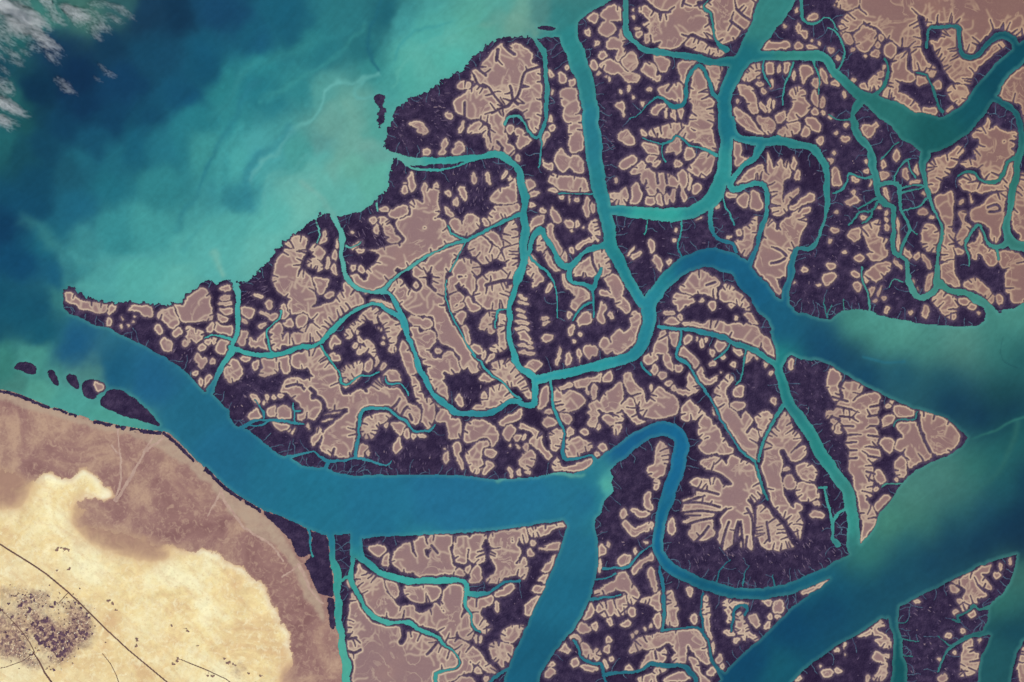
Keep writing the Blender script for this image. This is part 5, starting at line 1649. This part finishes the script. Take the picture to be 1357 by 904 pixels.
# --------------------------------------------------------------- build: water
def build_water():
    ny_, nx_ = GX.shape
    X, Y = np.meshgrid(world_x(wx.astype(float)), world_y(wy.astype(float)))
    X[:, 0] -= FAR * 2; X[:, -1] += FAR * 2; Y[0] += FAR * 2; Y[-1] -= FAR * 2
    co = np.stack([X, Y, np.zeros_like(X)], -1).reshape(-1, 3)
    i = (np.arange(ny_ - 1)[:, None] * nx_ + np.arange(nx_ - 1)[None]).ravel()
    faces = np.stack([i + nx_, i + nx_ + 1, i + 1, i], 1)
    me = bpy.data.meshes.new('water')
    me.vertices.add(len(co)); me.vertices.foreach_set('co', co.astype(np.float32).ravel())
    me.loops.add(faces.size); me.loops.foreach_set('vertex_index', faces.astype(np.int32).ravel())
    me.polygons.add(len(faces)); me.polygons.foreach_set('loop_start', np.arange(0, faces.size, 4, dtype=np.int32))
    l = me.attributes.new('silt_and_vignette', 'FLOAT_COLOR', 'POINT')
    l.data.foreach_set('color', np.concatenate([tint.reshape(-1, 3), np.ones((len(co), 1))], 1).astype(np.float32).ravel())
    me.update(calc_edges=True); me.materials.append(M_WATER)
    o = bpy.data.objects.new('water', me); C.objects.link(o)
    structure(o)


build_water()

# ------------------------------------------------------------ build: mainland
O0 = (0.0, 0.0, 0.0)
def cells(m): return np.nonzero(m)


solid_m = mainland & ~fringe_line
g_road = road; g_path = path & ~road
g_grove = grove & ~road & solid_m
m_sand = sand & solid_m & ~g_road & ~g_grove
m_path = g_path & solid_m & ~m_sand & ~g_grove
m_road = g_road & solid_m
m_mud = solid_m & ~sand & ~m_path & ~m_road & ~g_grove
structure(mesh_from_cells('mudflat', *cells(m_mud), O0, M_SHORE, SHORE_AT))
structure(mesh_from_cells('desert_sand', *cells(m_sand), O0, M_SAND, SAND_AT))
structure(mesh_from_cells('dirt_track', *cells(m_path), O0, M_PATH))
structure(mesh_from_cells('road', *cells(m_road), O0, M_ROAD))


def tag(o, label, cat, group=None, kind=None):
    o['label'] = label; o['category'] = cat
    if group: o['group'] = group
    if kind: o['kind'] = kind
    return o


def centre(cy, cx, z=0.0):
    cxm = np.clip(cx, 1, NX - 2); cym = np.clip(cy, 1, NY - 2)
    return (float(LX[cxm].mean() + 0.5 / S), float(LY[cym].mean() - 0.5 / S), z)


def split(labels, sel):
    """cells of every label, as {label: (cy, cx)}"""
    cy, cx = np.nonzero(sel)
    l = labels[cy, cx]
    o = np.argsort(l, kind='stable')
    l, cy, cx = l[o], cy[o], cx[o]
    cut = np.flatnonzero(np.diff(l)) + 1
    return {int(a[0]): (b, c_) for a, b, c_ in zip(np.split(l, cut), np.split(cy, cut), np.split(cx, cut)) if len(a)}


# mangrove fringes along the mainland shore
fl, nf = components(fringe_line)
for lb, (cy, cx) in split(fl, fringe_line).items():
    mx, my = MX0 + cx.mean() / S, MY0 + cy.mean() / S
    o = mesh_from_cells('mangrove_thicket', cy, cx, centre(cy, cx), M_MANG, MANG_AT)
    lab_ = None
    if len(cy) > 250 * S * S:
        best = min(FRINGES, key=lambda f: math.hypot(f[0] - mx, f[1] - my))
        lab_ = best[2]
        print('FRINGE', len(cy), mx, my, cx.min()/S+MX0, cx.max()/S+MX0, cy.min()/S+MY0, cy.max()/S+MY0)
    tag(o, lab_ or 'small dark mangrove clump in the broken line along the desert shore', 'mangrove',
        None if lab_ else 'mangrove clumps on the desert shore')

# groves and houses of the town
gl, ng = components(g_grove)
for lb, (cy, cx) in split(gl, g_grove).items():
    mx, my = MX0 + cx.mean() / S, MY0 + cy.mean() / S
    in_town = math.hypot(mx - 66, my - 832) < 78 and my > 770
    o = mesh_from_cells('grove' if in_town else 'scrub_patch', cy, cx, centre(cy, cx), M_GROVE if in_town else M_SCRUB, skirt=False)
    if in_town:
        tag(o, 'dark purple grove among the pale houses of the desert town', 'grove', 'groves in the desert town')
    elif mx > 140:
        tag(o, 'brownish patch of scrub on the bare sand right of the road', 'scrub', 'scrub patches on the open sand')
    else:
        tag(o, 'brownish patch of scrub on the sand above the desert town', 'scrub', 'scrub patches above the town')


def house_mesh(i):
    r = random.Random(40 + i)
    w, d, h = r.uniform(1.0, 2.1), r.uniform(0.8, 1.5), r.uniform(0.5, 0.8)
    V, F = [], []

    def box(x0, y0, z0, x1, y1, z1):
        b = len(V)
        V.extend([(x0, y0, z0), (x1, y0, z0), (x1, y1, z0), (x0, y1, z0), (x0, y0, z1), (x1, y0, z1), (x1, y1, z1), (x0, y1, z1)])
        F.extend([tuple(b + k_ for k_ in f) for f in ((0, 1, 5, 4), (1, 2, 6, 5), (2, 3, 7, 6), (3, 0, 4, 7), (4, 5, 6, 7))])
    box(-w / 2, -d / 2, -0.6, w / 2, d / 2, h)
    if i % 2:
        box(-w / 2 - 0.45, d / 2 + 0.003, -0.6, 0.1, d / 2 + 0.7, h * 0.8)
    t = 0.12
    for a in ((-w / 2, -d / 2, w / 2, -d / 2 + t), (-w / 2, d / 2 - t, w / 2, d / 2), (-w / 2, -d / 2 + t, -w / 2 + t, d / 2 - t), (w / 2 - t, -d / 2 + t, w / 2, d / 2 - t)):
        box(a[0], a[1], h + 0.002, a[2], a[3], h + 0.1)
    box(0.05, 0.0, h + 0.002, 0.4, 0.3, h + 0.22)
    me = bpy.data.meshes.new('house'); me.from_pydata(V, [], F); me.update()
    me.materials.append(M_HOUSE[(0, 1, 2, 3, 0, 1, 2, 3, 0, 2)[i]])
    return me


hm = [house_mesh(i) for i in range(10)]
hr = random.Random(77)
TOWN = [(66, 832, 38, 34), (30, 820, 26, 26), (105, 830, 20, 22), (40, 790, 30, 14), (86, 800, 26, 12), (34, 870, 22, 14), (84, 868, 16, 14)]
nh = 0
hl = ('tiny pale flat-roofed house in the desert town', 'tiny dark flat-roofed house in the desert town')
while nh < 270:
    a = hr.choice(TOWN)
    x, y = hr.gauss(a[0], a[2] * 0.55), hr.gauss(a[1], a[3] * 0.55)
    if x < -20 or y > 925 or x > 150: continue
    i, j = int((y - MY0) * S), int((x - MX0) * S)
    if not m_sand[i, j]: continue
    q = hr.randrange(10)
    o = bpy.data.objects.new('house', hm[q]); C.objects.link(o)
    o.location = (x - 678.5, 452 - y, float(H[i:i + 2, j:j + 2].max()) - 0.05)
    o.rotation_euler = (0, 0, hr.choice((0.6, 0.75, 2.2, 2.3, 0.1)))
    dk = (0, 0, 1, 1, 0, 0, 1, 1, 0, 1)[q]
    tag(o, hl[dk], 'house', ('pale houses of the desert town', 'dark houses of the desert town')[dk])
    nh += 1

# ------------------------------------------------------------- build: islands
isl = {}
lab_i = np.where(land & ~mainland, lab_l, 0)
flat_l, n_f = components(flat)
flat_area = np.bincount(flat_l.ravel(), minlength=n_f + 1)
tiny_flat = flat & (flat_area[flat_l] < 10 * S * S)      # a few cells: clearings, not flats
specks = specks | tiny_flat
flat = flat & ~tiny_flat; rim &= flat; core_ &= flat
mang = land & ~mainland & ~flat & ~specks & ~hair
by_m = split(lab_i, mang); by_s = split(lab_i, specks); by_h = split(lab_i, hair & ~flat & ~specks)
core_l, n_c = components(core_)
c_area = np.bincount(core_l.ravel(), minlength=n_c + 1)
core_ &= c_area[core_l] >= 8 * S * S
rim = flat & ~core_
flats_core = split(flat_l, core_); flats_rim = split(flat_l, rim)
flat_owner = {}
for lb, (cy, cx) in split(flat_l, flat).items():
    flat_owner.setdefault(int(lab_i[cy[0], cx[0]]), []).append((len(cy), lb, cy, cx))
area_i = np.bincount(lab_i.ravel(), minlength=n_l + 1)
for lb in np.argsort(-area_i):
    lb = int(lb)
    if lb == 0 or area_i[lb] == 0: continue
    if area_i[lb] < 12 * S * S and not any(lab_at(f[0], f[1]) == lb for f in ISLANDS): continue
    if lb not in by_m: continue
    name = [f for f in ISLANDS if lab_at(f[0], f[1]) == lb]
    cy, cx = by_m[lb]
    oc = centre(cy, cx)
    if name:
        root = bpy.data.objects.new('islet' if area_i[lb] < 2500 * S * S else 'island', None)
        tag(root, name[0][2], 'islet' if area_i[lb] < 2500 * S * S else 'island')
    else:
        print('UNLABELLED island', lb, area_i[lb], oc[0] + 678.5, 452 - oc[1])
        root = bpy.data.objects.new('islet', None)
        tag(root, 'tiny dark sliver of mangrove at the water edge', 'islet', 'mangrove slivers')
    C.objects.link(root); root.location = oc; root.empty_display_size = 5
    f = mesh_from_cells('mangrove_forest', cy, cx, oc, M_MANG, MANG_AT)
    f.parent = root; f.location = (0, 0, 0); f['kind'] = 'stuff'
    if lb in by_s:
        sy_, sx_ = by_s[lb]
        s_ = mesh_from_cells('mud_clearing', sy_, sx_, oc, M_CLEAR)
        s_.parent = root; s_.location = (0, 0, 0); s_['kind'] = 'stuff'
    if lb in by_h:
        s_ = mesh_from_cells('tidal_creek', *by_h[lb], oc, M_HAIR)
        s_.parent = root; s_.location = (0, 0, 0); s_['kind'] = 'stuff'
    fl_ = sorted(flat_owner.get(lb, []), key=lambda t: -t[0])
    def inframe(cy_, cx_):
        x_, y_ = MX0 + cx_ / S, MY0 + cy_ / S
        return bool(((x_ > 0) & (x_ < 1357) & (y_ > 0) & (y_ < 904)).any())
    vis = [t for t in fl_ if inframe(t[2], t[3])]
    own, rest = vis[:100], vis[100:] + [t for t in fl_ if not inframe(t[2], t[3])]
    for n_c, fb, fy, fx in own:
        c0 = centre(fy, fx, 0.3)
        has_core = fb in flats_core
        a_, b_ = flats_core[fb] if has_core else (fy, fx)
        ids = core_l[a_, b_] if has_core else np.zeros(len(a_), int)
        u_, n_u = np.unique(ids, return_counts=True)
        p = None
        for piece in u_[np.argsort(-n_u)]:
            s1 = ids == piece
            p1 = mesh_from_cells('mud_pan', a_[s1], b_[s1], c0, M_MUD, MUD_AT)
            p1.parent = root; p1.location = tuple(c0[i] - oc[i] for i in range(3))
            p = p or p1
        if has_core and fb in flats_rim:
            e_ = mesh_from_cells('pale_rim', *flats_rim[fb], c0, M_MUD, MUD_AT)
            e_.parent = p; e_.location = (0, 0, 0)
    if rest:
        ry = np.concatenate([t[2] for t in rest]); rx = np.concatenate([t[3] for t in rest])
        p = mesh_from_cells('mud_pan', ry, rx, oc, M_MUD, MUD_AT)
        p.parent = root; p.location = (0, 0, 0); p['kind'] = 'stuff'

# -------------------------------------------------------------- build: clouds
vm = bpy.data.materials.new('cloud_vapour'); vm.use_nodes = True
nt = vm.node_tree; nt.nodes.clear()
def vn(t, **kw):
    x = nt.nodes.new(t)
    for k_, v in kw.items(): setattr(x, k_, v)
    return x


def vmath(op, a, b_=None, clamp=False):
    x = vn('ShaderNodeMath', operation=op, use_clamp=clamp)
    for i_, v in enumerate((a, b_)):
        if v is None: continue
        if isinstance(v, (int, float)): x.inputs[i_].default_value = v
        else: nt.links.new(v, x.inputs[i_])
    return x.outputs[0]


out = vn('ShaderNodeOutputMaterial'); pv = vn('ShaderNodeVolumePrincipled')
tc = vn('ShaderNodeTexCoord'); ln = vn('ShaderNodeVectorMath', operation='LENGTH'); nt.links.new(tc.outputs['Object'], ln.inputs[0])
oi = vn('ShaderNodeObjectInfo')
mpv = vn('ShaderNodeMapping'); mpv.inputs['Scale'].default_value = (3.4, 3.0, 1.2); nt.links.new(tc.outputs['Object'], mpv.inputs['Vector'])
nz4 = vn('ShaderNodeTexNoise', noise_dimensions='4D'); nt.links.new(mpv.outputs[0], nz4.inputs['Vector'])
nt.links.new(vmath('MULTIPLY', oi.outputs['Random'], 90.0), nz4.inputs['W'])
nz4.inputs['Scale'].default_value = 1.0; nz4.inputs['Detail'].default_value = 4.0; nz4.inputs['Roughness'].default_value = 0.62
fall = vmath('SUBTRACT', 1.0, vmath('POWER', ln.outputs['Value'], 1.5), True)
puff = vmath('MULTIPLY', vmath('SUBTRACT', vmath('ADD', nz4.outputs['Fac'], vmath('MULTIPLY', fall, 0.20)), 0.565, True), 3.8, True)
den_ = vmath('MULTIPLY', vmath('MULTIPLY', puff, vmath('MINIMUM', vmath('MULTIPLY', fall, 3.0), 1.0)), CLOUD_DENSITY)
nt.links.new(den_, pv.inputs['Density'])
pv.inputs['Color'].default_value = (0.995, 0.998, 1, 1); pv.inputs['Anisotropy'].default_value = 0.2
nt.links.new(pv.outputs[0], out.inputs['Volume'])


def cloud_mesh():
    """closed lumpy skin of a small cumulus streak, about unit size; the vapour inside thins to its edge"""
    nu, nv = 20, 10
    V, F = [(0, 0, 1.0)], []
    for j_ in range(1, nv):
        t = math.pi * j_ / nv
        for i_ in range(nu):
            u = 2 * math.pi * i_ / nu
            q = 1 + 0.05 * math.sin(3 * u + 2 * t) + 0.04 * math.sin(5 * u + 3 * t)
            V.append((math.cos(u) * math.sin(t) * q, math.sin(u) * math.sin(t) * q, math.cos(t)))
    V.append((0, 0, -1.0))
    for i_ in range(nu):
        F.append((0, 1 + i_, 1 + (i_ + 1) % nu))
        b0 = 1 + (nv - 2) * nu
        F.append((b0 + (i_ + 1) % nu, b0 + i_, len(V) - 1))
    for j_ in range(nv - 2):
        for i_ in range(nu):
            a = 1 + j_ * nu + i_; b_ = 1 + j_ * nu + (i_ + 1) % nu
            F.append((a, a + nu, b_ + nu, b_))
    me = bpy.data.meshes.new('cloud'); me.from_pydata(V, [], F); me.update(); me.materials.append(vm)
    return me


CM = cloud_mesh()


def cloud(x, y, size, seed, alt=11.0):
    r = random.Random(seed)
    o = bpy.data.objects.new('cloud', CM); C.objects.link(o)
    o.scale = (size * r.uniform(2.0, 3.4), size, size * 0.7)
    o.location = (x - 678.5, 452 - y, alt + r.uniform(-2, 2)); o.rotation_euler = (0, 0, math.radians(r.uniform(-44, -22)))
    return o


cr = random.Random(5)
for cx_, cy_, rx_, ry_, n_, s_, lab_, grp in CLOUDS:
    for i in range(n_):
        x = cx_ + cr.gauss(0, rx_ * 0.5); y = cy_ + cr.gauss(0, ry_ * 0.5)
        o = cloud(x, y, s_ * cr.uniform(0.55, 1.35), cr.randrange(10 ** 6))
        tag(o, lab_, 'cloud', grp)

# ------------------------------------------------------- light, camera, output
sc = bpy.context.scene
SUN_EL, SUN_AZ = math.radians(52), math.radians(128)     # azimuth clockwise from north
w = bpy.data.worlds.new('World'); sc.world = w; w.use_nodes = True
nt = w.node_tree
sky = nt.nodes.new('ShaderNodeTexSky'); sky.sky_type = 'NISHITA'; sky.sun_disc = False
sky.sun_elevation = SUN_EL; sky.sun_rotation = SUN_AZ
nt.links.new(sky.outputs[0], nt.nodes['Background'].inputs['Color'])
nt.nodes['Background'].inputs['Strength'].default_value = 0.06
sl = bpy.data.lights.new('sun', 'SUN'); sl.energy = 4.0; sl.angle = math.radians(0.5); sl.color = (1.0, 0.965, 0.91)
so = bpy.data.objects.new('sun', sl); C.objects.link(so)
so.rotation_euler = (math.pi / 2 - SUN_EL, 0, math.pi - SUN_AZ)
so.location = (0, 0, 600)
cam = bpy.data.cameras.new('camera'); co_ = bpy.data.objects.new('camera', cam); C.objects.link(co_)
DIST = 2600.0
co_.location = (0, 0, DIST); co_.rotation_euler = (0, 0, 0)
cam.sensor_fit = 'HORIZONTAL'; cam.sensor_width = 36.0; cam.lens = 36.0 * DIST / 1357.0
cam.clip_start = 10; cam.clip_end = 20000
sc.camera = co_
sc.cycles.volume_bounces = 6; sc.cycles.volume_step_rate = 1.5
sc.view_settings.view_transform = 'Standard'; sc.view_settings.look = 'None'
sc.view_settings.exposure = 0.0; sc.view_settings.gamma = 1.0
sc.render.filter_size = 2.0
